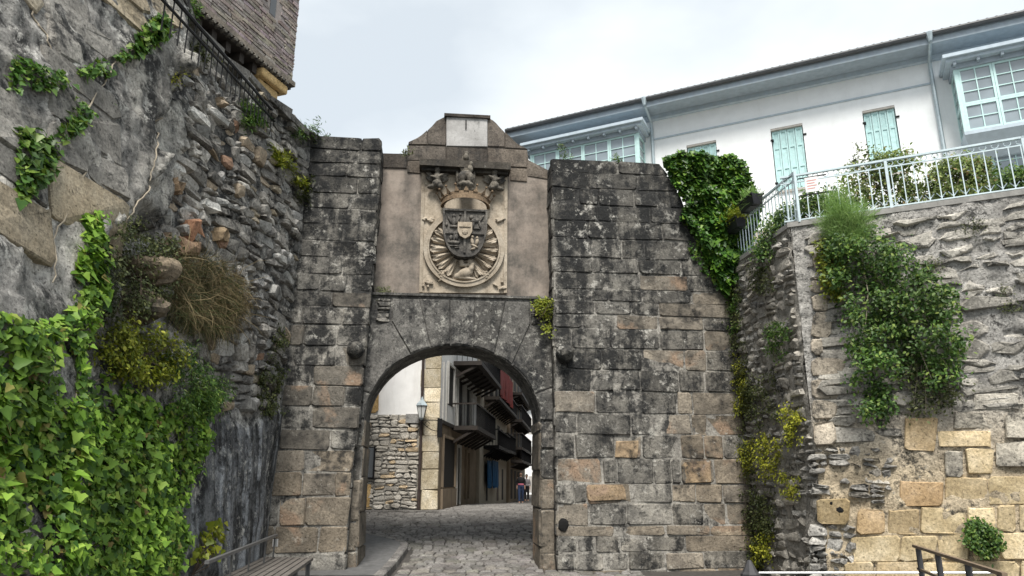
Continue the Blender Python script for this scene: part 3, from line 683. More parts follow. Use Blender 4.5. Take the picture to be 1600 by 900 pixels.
Z_PL = [lpoly(q) for q in ([(212, 200), (235, 170), (260, 165), (277, 217), (272, 250), (252, 347), (220, 330), (200, 315), (197, 285), (220, 240), (208, 220)], [(236, 95), (252, 92), (265, 148), (250, 150)], [(256, 160), (266, 160), (280, 215), (270, 222)])]
wpl = np.stack([gs+.12*fbm(Q*3, 3, 15)+.05*fbm(Q*11, 2, 18), gt+.1*fbm(Q*3+9, 3, 16)+.05*fbm(Q*11+3, 2, 19)], 1)
mpl = blur(sum(inpoly(wpl, z_) for z_ in Z_PL) > 0, 1)
mnear = blur(inpoly(wst, Z_NEAR), 2); mcav = blur(inpoly(wst, Z_CAV), 1); mlow = blur(inpoly(wst, Z_LOW), 3); mrub = blur(inpoly(wst, Z_RUB), 3)
d = .10*fbm(Q*.7, 3, 1)+(.05*fbm(Q*2.6, 4, 2)+.05*fbm(Q*8, 4, 3, .6)+.06*(np.abs(fbm(Q*np.array([1.7, 2.4, 1]), 4, 71))-.2))*(1-.8*mlow)*(1-.6*mrub)
d += .34*mnear-.42*mcav+.05*mlow
ridg = 1-np.abs(fbm(np.stack([gs*2.2+gt*.9, gt*3.6-gs*.7, 0*gs], 1), 4, 12)); d += mrub*.05*(ridg-.75)-.09*mrub+.20*mpl
d += mlow*.035*fbm(np.stack([gs*9, gt*.5, 0*gs], 1), 3, 20)
d += .05*mnear*np.round(fbm(Q*1.1+4, 3, 30)*2.4)/2.4
edge = np.clip(gs/.5, 0, 1); d *= .25+.75*edge
Tn = np.array([L.nrm(a, 3.) for a in SA]); LN = np.tile(Tn, (nt_, 1))
V = LP+LN*d[:, None]
F = [(j*na+i, j*na+i+1, (j+1)*na+i+1, (j+1)*na+i) for j in range(nt_-1) for i in range(na-1)]
if LSG < 0: F = F
t0_ = np.ones((len(gs), 3))
tn = fbm(Q*.8+20, 4, 40)[:, None]
tint = t0_*(1+.25*tn)
tint = tint*(1-mlow[:, None])+mlow[:, None]*np.array([.42, .45, .50])
stk = sst(.0, .5, fbm(np.stack([gs*4, gt*.22, 0*gs+3], 1), 3, 50))[:, None]*mlow[:, None]; tint = tint*(1+2.2*stk*np.array([1, 1.02, 1.06]))
band = (np.exp(-((LPX[:, 0]-(262-(LPX[:, 1]-60)*.17))/46)**2)*(LPX[:, 1] < 350))[:, None]      # soot-black water run down the render edge
tint = tint*(1-.55*np.clip(band, 0, 1)*mnear[:, None])
pale = sst(.05, .45, fbm(Q*.9+33, 4, 60))[:, None]*mnear[:, None]; tint = tint*(1+1.1*pale*np.array([1.0, .96, .88]))
tint = tint*(1-.5*(mrub*(1-mpl))[:, None]); tint = tint*(1-.22*mnear[:, None]); tint = tint*(1-mpl[:, None])+mpl[:, None]*np.array([1.25, 1.24, 1.2])
M_BAST = stone_mat('bastion_render', [(.15, .147, .14), (.29, .282, .265), (.48, .465, .43)], stain=(.022, .023, .024), st=(.485, .60), stsc=.8, streak=1., lich=(.56, .55, .51), li=(.51, .60), lsc=5.5, attr=True, objc=False)
M_RUB = stone_mat('bastion_rubble', [(.13, .124, .116), (.25, .24, .222), (.42, .403, .37)], stain=(.018, .018, .018), st=(.50, .64), stsc=1.8, lich=(.46, .45, .41), li=(.545, .65), lsc=6, streak=.4)
M_OCHR = stone_mat('ochre_ashlar', [(.27, .225, .16), (.37, .32, .24), (.47, .42, .33)], stain=(.05, .048, .045), st=(.52, .68), stsc=1.1, li=(.66, .76), bump=.6)
M_PALE = stone_mat('pale_render_patch', [(.22, .215, .205), (.33, .325, .31), (.45, .44, .42)], st=(.52, .66), stsc=1.5, li=(.62, .72), bump=.6)
bast = thing('bastion_wall', B0, 'tall battered rubble bastion wall with blackened render beside the gateway', 'wall')
lw = obj('wall_face', V, F, M_BAST, bast, smooth=True, attr=np.clip(tint, .05, 3)); lw['kind'] = 'stuff'
# displacement lookup for things that sit on the wall
Dg = d.reshape(nt_, na)
def ldisp(a, t):
    i = np.clip((np.asarray(a)-SA[0])/STEP, 0, na-1.001); j = np.clip((np.asarray(t)-TA[0])/STEP, 0, nt_-1.001)
    i0 = np.floor(i).astype(int); j0 = np.floor(j).astype(int); fi, fj = i-i0, j-j0
    return Dg[j0, i0]*(1-fi)*(1-fj)+Dg[j0, i0+1]*fi*(1-fj)+Dg[j0+1, i0]*(1-fi)*fj+Dg[j0+1, i0+1]*fi*fj
LST = []
o = []; rsplit(.05, 1.8, 8.2, ZT-.05, .40, .18, o)
for r in o:
    c = np.array([(r[0]+r[2])/2, (r[1]+r[3])/2])
    if not inpoly(c, Z_RUB)[0] or any(inpoly(c, z_)[0] for z_ in Z_PL): continue
    sl = .22
    q = [(r[0], r[1]), (r[2], r[1]), (r[2], r[3]), (r[0], r[3])]
    q = [warp2((p[0], p[1]+sl*math.sin(p[0]*1.3)*.3), .16, 1.7, 3) for p in shrink(q, random.uniform(.003, .012))]
    dd = float(ldisp(*c)); pr = random.choice([.03, .05, .06, .08, .11, .0])
    Sm = lambda a, t, w, dd=dd: L(a, t, dd+w)
    V_, F_ = stone_vf(Sm, quad8(q, .06, .018), -.25, pr, .03, .025, .025)
    rr = random.random(); k = random.uniform(.7, 1.5)
    px = proj(L(*c))[0]
    if px[0] < 330 and px[1] < 420: k *= 1.25
    if rr < .06: m, col = M_OCHR, (.85, .8, .78)
    elif rr < .075: m, col = M_OCHR, (.75, .55, .5)
    elif rr < .3: m, col = M_PALE, (k, k, k*.98)
    else: m, col = M_RUB, (k, k*.99, k*.97)
    LST.append((V_, F_, m, col))
def lslab(pts, mat, col, back=.3, pr=.08, ch=.04, dd=None, bulge=.03, jit=.012):
    P = [np.array(p)+np.array([random.gauss(0, jit), random.gauss(0, jit)]) for p in L.poly(pts)]; c = sum(P)/len(P)
    P2 = []
    for i in range(len(P)): P2 += [P[i], (P[i]+P[(i+1) % len(P)])/2+np.array([random.gauss(0, jit*1.6), random.gauss(0, jit*1.6)])]
    dv = float(ldisp(*c)) if dd is None else dd
    V_, F_ = stone_vf(lambda a, t, w: L(a, t, (float(ldisp(a, t)) if dd is None and pr < .2 else dv)+w), P2, -back, pr, ch, .04, bulge); LST.append((V_, F_, mat, col))
for q, c in (([(288, 342), (306, 340), (312, 372), (296, 378)], (1., .62, .5)), ([(280, 368), (308, 378), (306, 402), (282, 398)], (.85, .66, .58)), ([(262, 278), (285, 285), (284, 304), (262, 300)], (.95, .8, .7)),
             ([(240, 355), (270, 365), (268, 382), (244, 376)], (.75, .62, .55)), ([(338, 358), (352, 362), (350, 378), (338, 374)], (1, .85, .7))): lslab(q, M_OCHR, c, pr=.16)
def boulder(px, py, rx, rz, col):
    c = L.pix(px, py); P0 = L(c[0], c[1], float(ldisp(*c))+.10); Nn = L.nrm(*c); al = nrm(np.cross(A(0, 0, 1), Nn)); mb = MB(); mb.blob(P0, (rx, .32, rz), 22, 14, 0., (al, Nn, np.cross(Nn, al)))
    V_ = mb.V[0]; n_ = nrm_rows(V_-P0); V_ = V_+n_*(.10*fbm(V_*2.2, 3, 5)+.04*fbm(V_*7, 3, 6)+.16*np.round(fbm(V_*2.6, 2, 7)*3)/3)[:, None]; obj('boulder', V_, mb.F, M_OCHR, bast, color=col)
def nrm_rows(a): return a/np.linalg.norm(a, axis=1, keepdims=True)
boulder(214, 424, .34, .17, (.62, .58, .55)); boulder(208, 480, .24, .19, (.5, .47, .45))
# ashlar courses showing where the render has fallen off the bastion
o = []; rsplit(4.6, 1.6, 12., ZT-.1, .95, .5, o)
for r in o:
    c = np.array([(r[0]+r[2])/2, (r[1]+r[3])/2])
    if not inpoly(c, Z_NEAR)[0]: continue
    px = proj(L(*c))[0]; lowl = px[1] > 285 and px[0] < 110
    if n1(c[0]*.7, c[1]*.7, 2., 91) < (-.25 if lowl else .06) or not (-150 < px[0] < 240): continue
    k = random.uniform(.55, .95); m = M_OCHR if lowl or random.random() < .35 else M_PALE; dd = float(ldisp(*c))
    V_, F_ = stone_vf(lambda a, t, w, dd=dd: L(a, t, .35*float(ldisp(a, t))+.65*dd+w), quad8(shrink([(r[0], r[1]), (r[2], r[1]), (r[2], r[3]), (r[0], r[3])], .012), .08, .03), -.3, .025, .03, .015, .01)
    LST.append((V_, F_, m, (k, k*.97, k*.92)))
stones('stone', LST, bast, 300, 'small_stones')
# copes, body of the wall behind the face and rampart walk on top
body = MB(); P = [L.base(-.3, 0)-A(0, 0, .3), L.base(12.5, 0)-A(0, 0, .3), L.base(12.5, ZT), L.base(-.3, ZT)]
rw = np.array([L(a, ZT, 0.) for a in (-.4, 12.5)]); rwv = [rw[0]-A(0, 0, .06), rw[1]-A(0, 0, .06), rw[1]+A(-14, 2, -.06), A(-22, 40, ZT-.06), A(GO[0]-3.0, 40, ZT-.06), A(GO[0]-3.0, 15.4, ZT-.06)]
rt = obj('rampart_terrace', rwv, [(0, 1, 2, 3, 4, 5)], M_GRND); rt['kind'] = 'structure'
cp_l = MB(); a = -.2
while a < 9:
    n_ = random.uniform(.4, .8); q = [(a+.01, 0), (a+n_-.01, 0)]
    cpv = []
    for aa in (a+.01, a+n_-.01):
        b = L(aa, ZT, float(ldisp(aa, ZT-.05))); i_ = L.nrm(aa, ZT)*A(1, 1, 0)
        for w_, z_ in ((.08, -.1), (.1, .04), (-.1, .10), (-.5, .10), (-.5, -.1)): cpv.append(b+i_*w_+A(0, 0, z_+random.uniform(-.10, .05)))
    obj('coping_stone', cpv, [(0, 1, 2, 3, 4), (9, 8, 7, 6, 5)]+[(k, k+5, (k+1) % 5+5, (k+1) % 5) for k in range(5)], M_RUB, bast, color=(.7, .7, .7)); a += n_

# ================================================================== right retaining walls
RC0 = G(uR-.02, 0, .02)                                     # foot of the gate corner
UR = nrm(A(.901, -.433, 0))
cr_ = at_y(1266, 640, 12.0); RC1 = A(cr_[0], cr_[1], 0)
R1 = Fr(RC0, RC1-RC0); R2 = Fr(RC1, UR)
ZTER = R2.pix(1290, 346)[1]; LEN1 = float(np.linalg.norm(RC1-RC0))
M_RW = stone_mat('retaining_rubble', [(.22, .214, .202), (.40, .388, .365), (.60, .585, .55)], stain=(.04, .04, .038), st=(.52, .63), stsc=2.3, streak=.25, li=(.55, .66), lsc=6, attr=True, objc=False, bump=1., bd=.06)
M_RS = stone_mat('retaining_stone', [(.20, .193, .18), (.35, .338, .312), (.52, .50, .46)], stain=(.035, .035, .034), st=(.52, .65), stsc=2.2, li=(.6, .7), streak=.2)
M_YEL = stone_mat('yellow_ashlar', [(.42, .33, .19), (.57, .465, .29), (.69, .59, .41)], stain=(.14, .115, .085), st=(.60, .75), stsc=1.2, streak=.3, li=(.68, .78), lich=(.6, .56, .46), bump=.55, bd=.02)
retw = thing('retaining_wall', RC1, 'rough rubble retaining wall with yellow ashlar at its foot under the terrace', 'wall')
def grid_wall(name, fr, u0, u1, v0, v1, st, seed, amp, mat, tintf):
    us = np.arange(u0, u1+st, st); vs = np.arange(v0, v1+st*.5, st); a, b = np.meshgrid(us, vs); a = a.ravel(); b = b.ravel(); Q = np.stack([a, b, 0*a+seed], 1)
    r = 1-np.abs(fbm(Q*np.array([1.6, 2.6, 1]), 5, seed, .6)); D = amp*(.9*fbm(Q*.9, 3, seed+1)+1.4*(r-.8)+.75*fbm(Q*6, 4, seed+4, .6))
    pit = sst(.42, .62, fbm(Q*np.array([2.2, 3.4, 1]), 3, seed+7)); D -= amp*1.0*pit
    V = fr.O[None]+a[:, None]*fr.U+b[:, None]*fr.V+D[:, None]*fr.N; n = len(us)
    F = [(j*n+i, j*n+i+1, (j+1)*n+i+1, (j+1)*n+i) for j in range(len(vs)-1) for i in range(n-1)]
    px = proj(V); o = obj(name, V, F, mat, retw, smooth=True, attr=np.clip(tintf(a, b, D, px, Q), .05, 3)); o['kind'] = 'stuff'
    def disp(u, v): return D[min(len(vs)-1, max(0, int(round((v-v0)/st))))*n+min(n-1, max(0, int(round((u-u0)/st))))]
    return disp
def tf2(a, b, D, px, Q):
    t = np.ones((len(a), 3))*(1.2+.4*fbm(Q*1.2, 3, 77))[:, None]; low = sst(3.4, 1.8, b)[:, None] if False else np.clip((3.2-b)/1.4, 0, 1)[:, None]
    return t*(1-low)+low*t*np.array([1.25, 1.08, .82])
def tf1(a, b, D, px, Q):
    t = np.ones((len(a), 3))*(1.0+.35*fbm(Q*1.4, 3, 78))[:, None]; return t*np.array([1, .97, .92])
disp2 = grid_wall('wall_face', R2, 0., 9., -.3, ZTER, .035, 101, .05, M_RW, tf2)
disp1 = grid_wall('wall_face', R1, -.1, LEN1, -.3, ZTER, .04, 131, .045, M_RW, tf1)
RST = []
def rblock(fr, x0, x1, y0, y1, mat, col, pr=.04, cut=.028, back=.25, ch=.016):
    a = fr.pix(x0, y1); b = fr.pix(x1, y1); c = fr.pix(x1, y0); e = fr.pix(x0, y0)
    V_, F_ = stone_vf(fr, quad8(shrink([a, b, c, e], .004), cut, .014), -back, pr+random.uniform(-.015, .02), ch, .015, .012); RST.append((V_, F_, mat, col))
def yc(k=1., r=0.): k *= random.uniform(.88, 1.1); return (k*(1+.03*r), k*(1-.09*r), k*(1-.16*r))
for x0, x1, y0, y1, k, r in ((1406, 1473, 752, 792, .85, 1.2), (1475, 1541, 745, 789, 1.05, .2), (1543, 1612, 744, 788, .7, 0), (1339, 1384, 797, 835, .85, .9), (1386, 1436, 795, 835, .82, .3), (1437, 1509, 792, 833, 1.08, 0), (1511, 1555, 792, 829, 1., .0), (1556, 1589, 791, 829, .95, .1), (1591, 1650, 790, 830, .8, 0),
    (1332, 1406, 838, 876, .95, 0), (1408, 1464, 837, 876, .85, 0), (1465, 1516, 836, 874, .95, 0), (1518, 1558, 833, 873, 1., .1), (1560, 1640, 832, 873, .95, 0), (1320, 1365, 879, 921, .7, .2), (1367, 1440, 879, 921, .8, .3), (1442, 1515, 878, 921, .95, .1), (1517, 1590, 877, 921, .9, 0), (1592, 1660, 876, 920, .9, 0),
    (1412, 1464, 652, 703, .72, .6), (1467, 1547, 672, 700, .95, .2), (1490, 1550, 645, 670, .62, 0), (1475, 1507, 703, 744, .62, .2), (1510, 1553, 703, 741, .9, .1), (1556, 1620, 690, 730, .55, 0), (1521, 1591, 614, 640, .8, 0), (1570, 1640, 645, 685, .5, 0)):
    c = yc(k, r); rblock(R2, x0, x1, y0, y1, M_YEL if k > .63 and y0 > 640 else M_RS, (c if y0 > 640 else (1.6, 1.55, 1.45)) if k > .63 else (1.15, 1.1, 1.))
for x0, x1, y0, y1 in ((1268, 1290, 398, 420), (1268, 1300, 424, 438), (1268, 1290, 440, 459), (1268, 1295, 461, 487), (1268, 1300, 490, 527), (1268, 1288, 531, 556), (1268, 1322, 558, 586), (1268, 1313, 591, 623), (1270, 1308, 626, 655), (1272, 1308, 660, 695)): rblock(R2, x0, x1, y0, y1, M_RS, (1.15, 1.05, .92), .05, .05)
rblock(R2, 1276, 1328, 779, 819, M_YEL, (.5, .47, .42), .07, .06)
hc = R2.pix(1313, 796); hm = MB(); hm.blob(R2(hc[0], hc[1], .07), (.07, .02, .06), 9, 5, .15, (R2.U, R2.N, R2.V)); hc = R2.pix(1299, 786); hm.blob(R2(hc[0], hc[1], .075), (.03, .02, .03), 8, 5, .15, (R2.U, R2.N, R2.V)); hm.build('worn_hole', bpy.data.materials['hole_dark'], retw)
RC_POLY = [(1270, 697), (1405, 697), (1404, 750), (1404, 796), (1335, 797), (1330, 778), (1272, 778)]
o = []; a = R2.pix(1271, 800); b = R2.pix(1412, 655); rsplit(a[0], a[1], b[0], b[1], .26, .12, o)
for r in o:
    c = ((r[0]+r[2])/2, (r[1]+r[3])/2); px = proj(R2(*c))[0]
    if not inpoly(px, RC_POLY)[0] or random.random() < .22: continue
    q = [warp2(p, .05, 3, 9) for p in shrink([(r[0], r[1]), (r[2], r[1]), (r[2], r[3]), (r[0], r[3])], .012)]
    V_, F_ = stone_vf(R2, quad8(q, .04, .012), -.2, random.uniform(.0, .07), .025, .03, .015); rr = random.random()
    RST.append((V_, F_, M_RS, (1.35, .85, .75) if rr < .3 else ((1.7, 1.66, 1.58) if rr < .55 else (1., .96, .9))))
o = []; a = R2.pix(1271, 925); b = R2.pix(1335, 821); rsplit(a[0], a[1], b[0], b[1], .22, .13, o)
for r in o:
    q = [warp2(p, .06, 3, 9) for p in shrink([(r[0], r[1]), (r[2], r[1]), (r[2], r[3]), (r[0], r[3])], .012)]
    V_, F_ = stone_vf(R2, quad8(q, .05, .015), -.2, random.uniform(.0, .06), .025, .02, .012); RST.append((V_, F_, M_RS, tone(1.25)))
# scattered rough stones in the upper wall and on the return
o = []; rsplit(.2, 2.3, 4.8, ZTER-.15, .52, .19, o)
for r in o:
    if random.random() < .16: continue
    c = ((r[0]+r[2])/2, (r[1]+r[3])/2); px = proj(R2(*c))[0]
    if px[1] > 640 and px[0] > 1400: continue
    q = [warp2(p, .07, 1.9, 19) for p in shrink([(r[0], r[1]), (r[2], r[1]), (r[2], r[3]), (r[0], r[3])], random.uniform(.004, .03))]; dd = disp2(*c)
    V_, F_ = stone_vf(R2, quad8(q, .10, .03), -.2, dd+random.uniform(.025, .06), .03, .012, .015); k = random.uniform(.85, 1.45); RST.append((V_, F_, M_RS, (k, k*.985, k*.95)))
o = []; rsplit(.02, -.2, LEN1-.05, ZTER-.1, .34, .17, o)
for r in o:
    if random.random() < .12: continue
    c = ((r[0]+r[2])/2, (r[1]+r[3])/2)
    q = [warp2(p, .10, 2.3, 29) for p in shrink([(r[0], r[1]), (r[2], r[1]), (r[2], r[3]), (r[0], r[3])], .02)]; dd = disp1(*c)
    V_, F_ = stone_vf(R1, quad8(q, .08, .02), -.2, dd+random.uniform(.02, .07), .03, .012, .02); k = random.uniform(.65, 1.3); RST.append((V_, F_, M_RS, (k, k*.97, k*.92)))
stones('stone', RST, retw, 300, 'small_stones')
# terrace kerb (cement coping) and terrace floor
M_CEM = plain('cement_coping', (.27, .265, .25), .9, .2, 7, bump=.5, dirt=((.1, .1, .095), .6))
mb = MB(); mb.box(R2, -.05, 9., ZTER-.02, ZTER+.07, -.4, .03); mb.build('coping', M_CEM, retw)
mb = MB(); mb.box(R1, -.3, LEN1-.02, ZTER-.02, ZTER+.066, -.4, .04); mb.build('coping', M_CEM, retw)
HO = at_y(1200, 250, 20.5); HF = Fr((HO[0], HO[1], ZTER), UR)
tv = [R1(-.2, ZTER, -.1), RC1+A(0, 0, ZTER)-R2.N*.1, R2(9, ZTER, -.1), HF(12, 0, -8)*A(1, 1, 0)+A(0, 0, ZTER), HF(-5.5, 0, -8)*A(1, 1, 0)+A(0, 0, ZTER), G(uR-2.6, ZTER, -1.5)]
te = obj('terrace', tv, [(0, 1, 2, 3, 4, 5)], M_CEM); te['kind'] = 'structure'
# ================================================================== white terrace house
M_WHITE = plain('white_limewash', (.83, .86, .87), .85, .04, 3, bump=.15, dirt=((.66, .67, .67), .3))
M_TURQ = plain('turquoise_paint', (.45, .66, .66), .5, .12, 9, bump=.1, dirt=((.28, .42, .42), .3))
M_TURQL = plain('pale_turquoise_paint', (.50, .70, .69), .5, .10, 9, bump=.1)
M_EAVE = plain('blue_grey_eaves', (.31, .37, .42), .6, .12, 6, bump=.15)
M_EAVEL = plain('pale_grey_moulding', (.42, .50, .56), .6, .1, 6, bump=.1)
M_TILE = plain('roof_tile', (.10, .085, .075), .85, .35, 5, bump=.5)
M_ZINC = plain('zinc_pipe', (.40, .47, .50), .45, .12, 8, metal=.5, bump=.1)
M_LINT = plain('window_reveal', (.42, .40, .37), .9, .15, 6)
def glass(name, c):
    m = MT(name, .08, .6); m.b.inputs['Metallic'].default_value = 0.; m.b.inputs['Coat Weight'].default_value = .6; m.b.inputs['Coat Roughness'].default_value = .04
    return m.col(m.ramp(m.noise(.8, 3), [(.35, tuple(x*.6 for x in c)), (.65, c)]))
M_GLASS = glass('window_glass', (.30, .36, .40)); M_GLASSD = glass('dark_glass', (.02, .022, .025))
house = thing('white_house', HF(0, 0, 0), 'long white two-storey house with turquoise shutters above the terrace', 'house')
uh0 = HF.pix(838, 230)[0]; uh1 = HF.pix(1600, 120)[0]+4.
vtop = np.mean([HF.pix(1020, 182)[1], HF.pix(1445, 95)[1]])
wv_t = HF.pix(1228, 197)[1]; WH = 2.15; wins = []
for xa, xb, y in ((1072, 1119, 223), (1203, 1254, 197), (1346, 1398, 168)): wins.append((HF.pix(xa, y)[0], HF.pix(xb, y)[0]))
# wall with true openings
cuts = sorted({uh0, uh1, *[u for w in wins for u in w]}); mb = MB()
for a, b in zip(cuts[:-1], cuts[1:]):
    if any(abs(a-w[0]) < 1e-6 for w in wins): mb.box(HF, a, b, 0, wv_t-WH, -6, 0); mb.box(HF, a, b, wv_t, vtop, -6, 0); mb.box(HF, a, b, wv_t-WH, wv_t, -6, -.3)
    else: mb.box(HF, a, b, 0, vtop, -6, 0)
mb.build('wall', M_WHITE, house, kind='stuff')
vl = HF.pix(1230, 176)[1]; mb = MB(); mb.box(HF, HF.pix(1018, 220)[0], HF.pix(1456, 130)[0], vl-.03, vl+.02, -.05, .035); mb.build('string_moulding', M_EAVEL, house)
OV = .85
mb = MB(); mb.box(HF, uh0-.7, uh1, vtop, vtop+.05, -6, OV-.04); mb.build('soffit', M_EAVE, house)
mb = MB(); mb.box(HF, uh0-.75, uh1, vtop-.02, vtop+.20, OV-.039, OV); mb.build('fascia', M_EAVE, house)
mb = MB(); mb.box(HF, uh0-.72, uh1, vtop-.14, vtop-.002, .0, .16); mb.build('eaves_cove', M_EAVEL, house)
mb = MB(); mb.box(HF, uh0-.78, uh0-.74, vtop-.02, vtop+.2, -6, OV); mb.build('verge_board', M_EAVE, house)
gut = MB(); n = 8
gpts = [HF(uh0-.8, vtop+.24, OV+.07), HF(uh1, vtop+.24, OV+.07)]; gut.tube(gpts, .075, 8); gut.build('gutter', plain('dark_gutter', (.06, .065, .07), .5, .2), house)
roofv = [HF(uh0-.85, vtop+.26, OV+.02), HF(uh1, vtop+.26, OV+.02), HF(uh1, vtop+2.2, -3), HF(uh0-.85, vtop+2.2, -3), HF(uh1, vtop+.26, -6.6), HF(uh0-.85, vtop+.26, -6.6), HF(uh0-.85, vtop+.2, OV+.02), HF(uh1, vtop+.2, OV+.02), HF(uh1, vtop+.2, -6.6), HF(uh0-.85, vtop+.2, -6.6)]
roof = obj('roof', roofv, [(0, 1, 2, 3), (3, 2, 4, 5), (6, 7, 1, 0), (6, 0, 3, 5, 9), (7, 8, 4, 2, 1), (6, 9, 8, 7)], M_TILE, house)
tm = MB(); n = 6
tv_ = []
for e, rr in ((0., .10), (1., .085)):
    for k in range(n+1): t = math.pi*k/n; tv_.append(A(rr*math.cos(t), 0, rr*math.sin(t))*1.)
slope = nrm(HF(0, vtop+2.2, -3)-HF(0, vtop+.26, OV+.02)); tb = HF(uh0-.8, vtop+.27, OV+.08)
def tile_vf(c):
    Vt = []; up = np.cross(HF.U, slope)*-1
    if up[2] < 0: up = -up
    for e, rr in ((0., .075), (.5, .065)):
        for sc_ in (1., .78):
            for k in range(n+1): t = math.pi*k/n; Vt.append(c+slope*e+HF.U*rr*sc_*math.cos(t)+up*rr*sc_*math.sin(t))
    m_ = n+1; Ft = []
    for k in range(n): Ft += [(k, k+1, 2*m_+k+1, 2*m_+k), (m_+k+1, m_+k, 3*m_+k, 3*m_+k+1), (k+1, k, m_+k, m_+k+1)]
    return np.array(Vt), Ft
u = uh0-.72; first = None
while u < uh1-3.2:
    c = HF(u, vtop+.27, OV+.04)
    if first is None: Vt, Ft = tile_vf(c); first = obj('roof_tile', Vt, Ft, M_TILE, roof, origin=c)
    else: link('roof_tile', first.data, c, roof)
    u += .215
for xa, ya in ((1015, 175), (1449, 88)):
    u = HF.pix(xa+4, ya+20)[0]; mb = MB()
    mb.tube([HF(u, vtop+.2, OV+.05), HF(u, vtop+.02, OV-.02), HF(u, vtop-.22, .16), HF(u, vtop-.45, .09), HF(u, .1, .09)], .055, 8); mb.lathe(HF(u, vtop+.02, OV+.07), [(.05, 0), (.1, .2), (.11, .26)], 8); mb.build('downpipe', M_ZINC, house)
for i, (a, b) in enumerate(wins):
    w_ = thing('x', HF(0, 0, 0), '', '') if False else None
    mb = MB(); mb.box(HF, a, b, wv_t-WH-.04, wv_t-WH+.03, -.28, .06); win = mb.build('window', M_LINT, house)
    mb = MB(); mb.box(HF, a+.002, b-.002, wv_t-.06, wv_t-.002, -.29, -.01); mb.build('lintel', M_LINT, win)
    nl = 4; lw_ = (b-a-.04)/nl
    for k in range(nl):
        x0 = a+.02+k*lw_+.006; x1 = x0+lw_-.012; y0 = wv_t-WH+.04; y1 = wv_t-.07; W0 = -.14+.01*(k % 2)
        mb = MB(); mb.box(HF, x0, x1, y0, y1, W0, W0+.025)
        mb.box(HF, x0, x0+.045, y0, y1, W0+.02, W0+.05); mb.box(HF, x1-.045, x1, y0, y1, W0+.02, W0+.05)
        for yy in (y0, y0+(y1-y0)*.36, y0+(y1-y0)*.70, y1-.07): mb.box(HF, x0+.045, x1-.045, yy, yy+.07, W0+.02, W0+.048)
        sh = mb.build('shutter', M_TURQ, win)
        if k in (0, 3):
            for yy in (y0+.25, y1-.35):
                hx = x0-.05 if k == 0 else x1+.02; hb = MB(); hb.box(HF, hx, hx+.09, yy, yy+.05, W0+.05, W0+.16); hb.build('hinge', M_BLACKIRON, win)
def sash(par, fr, u0, u1, v0, v1, w, cols, rows, solid=0.):
    """a glazed casement: frame + muntins, panes as sub-parts"""
    mb = MB(); t = .055
    mb.box(fr, u0, u0+t, v0, v1, w, w+.06); mb.box(fr, u1-t, u1, v0, v1, w, w+.06); mb.box(fr, u0+t, u1-t, v0, v0+t+solid, w, w+.06); mb.box(fr, u0+t, u1-t, v1-t, v1, w, w+.06)
    iu0, iu1, iv0, iv1 = u0+t, u1-t, v0+t+solid, v1-t
    for c in range(1, cols): x = iu0+(iu1-iu0)*c/cols; mb.box(fr, x-.013, x+.013, iv0, iv1, w+.01, w+.05)
    for r in range(1, rows): y = iv0+(iv1-iv0)*r/rows; mb.box(fr, iu0, iu1, y-.013, y+.013, w+.012, w+.052)
    s = mb.build('sash', M_TURQL, par)
    for c in range(cols):
        for r in range(rows):
            pb = MB(); pb.box(fr, iu0+(iu1-iu0)*c/cols, iu0+(iu1-iu0)*(c+1)/cols, iv0+(iv1-iv0)*r/rows, iv0+(iv1-iv0)*(r+1)/rows, w+.02, w+.026); pb.build('pane', M_GLASS, s)
def mirador(u0, u1, v0, v1, PW, label, sides, nf):
    t = thing('glazed_bay', HF(u0, v0, 0), label, 'bay window')
    mb = MB(); mb.box(HF, u0-.16, u1+.16, v1+.16, v1+.26, -.02, PW+.22); mb.box(HF, u0-.24, u1+.24, v1+.26, v1+.36, -.02, PW+.32); mb.build('cornice', M_EAVEL, t, kind='stuff')
    mb = MB(); mb.box(HF, u0-.03, u1+.03, v1, v1+.16, 0, PW+.04); mb.build('frieze', M_EAVE, t)
    x = u0
    while x < u1:
        mb = MB(); mb.box(HF, x, x+.07, v1+.06, v1+.16, PW+.041, PW+.2); mb.build('bracket', M_EAVE, t); x += .55
    mb = MB(); mb.box(HF, u0, u1, v0, v0+.10, 0, PW); mb.build('sill', M_EAVEL, t)
    k = MB(); q = [HF(u0, v0, 0), HF(u1, v0, 0), HF(u1, v0, PW-.02), HF(u0, v0, PW-.02), HF(u0+.2, v0-.5, 0), HF(u1-.2, v0-.5, 0), HF(u1-.2, v0-.5, .15), HF(u0+.2, v0-.5, .15)]
    k.add(q, [(0, 1, 2, 3), (4, 7, 6, 5), (3, 2, 6, 7), (0, 3, 7, 4), (1, 5, 6, 2), (0, 4, 5, 1)]); k.build('corbel', M_EAVEL, t)
    for uu in (u0, u1-.09): mb = MB(); mb.box(HF, uu, uu+.09, v0+.1, v1, PW-.09, PW); mb.build('corner_post', M_TURQL, t)
    wf = (u1-u0-.18)/nf
    for i in range(nf):
        a = u0+.09+i*wf
        sash(t, HF, a+.004, a+wf-.004, v0+.1, v0+.1+(v1-v0-.1)*.42-.004, PW-.075, 2, 2); sash(t, HF, a+.004, a+wf-.004, v0+.1+(v1-v0-.1)*.42, v1-.002, PW-.075, 2, 3)
    for s in sides:
        if s < 0: fs = Fr(HF(u0, 0, 0), HF.N, (0, 0, 1)); ua, ub = .0, PW-.09
        else: fs = Fr(HF(u1, 0, 0), -HF.N, (0, 0, 1)); ua, ub = -(PW-.09), 0.
        for e in (0, 1):
            va, vb_ = (v0+.1, v0+.1+(v1-v0-.1)*.42-.004) if e == 0 else (v0+.1+(v1-v0-.1)*.42, v1-.002)
            sash(t, fs, ua, ub, va, vb_, -.075, 1, 2+e)
    return t
mv1 = HF.pix(1502, 107, .8)[1]; mv0 = HF.pix(1536, 206, .8)[1]
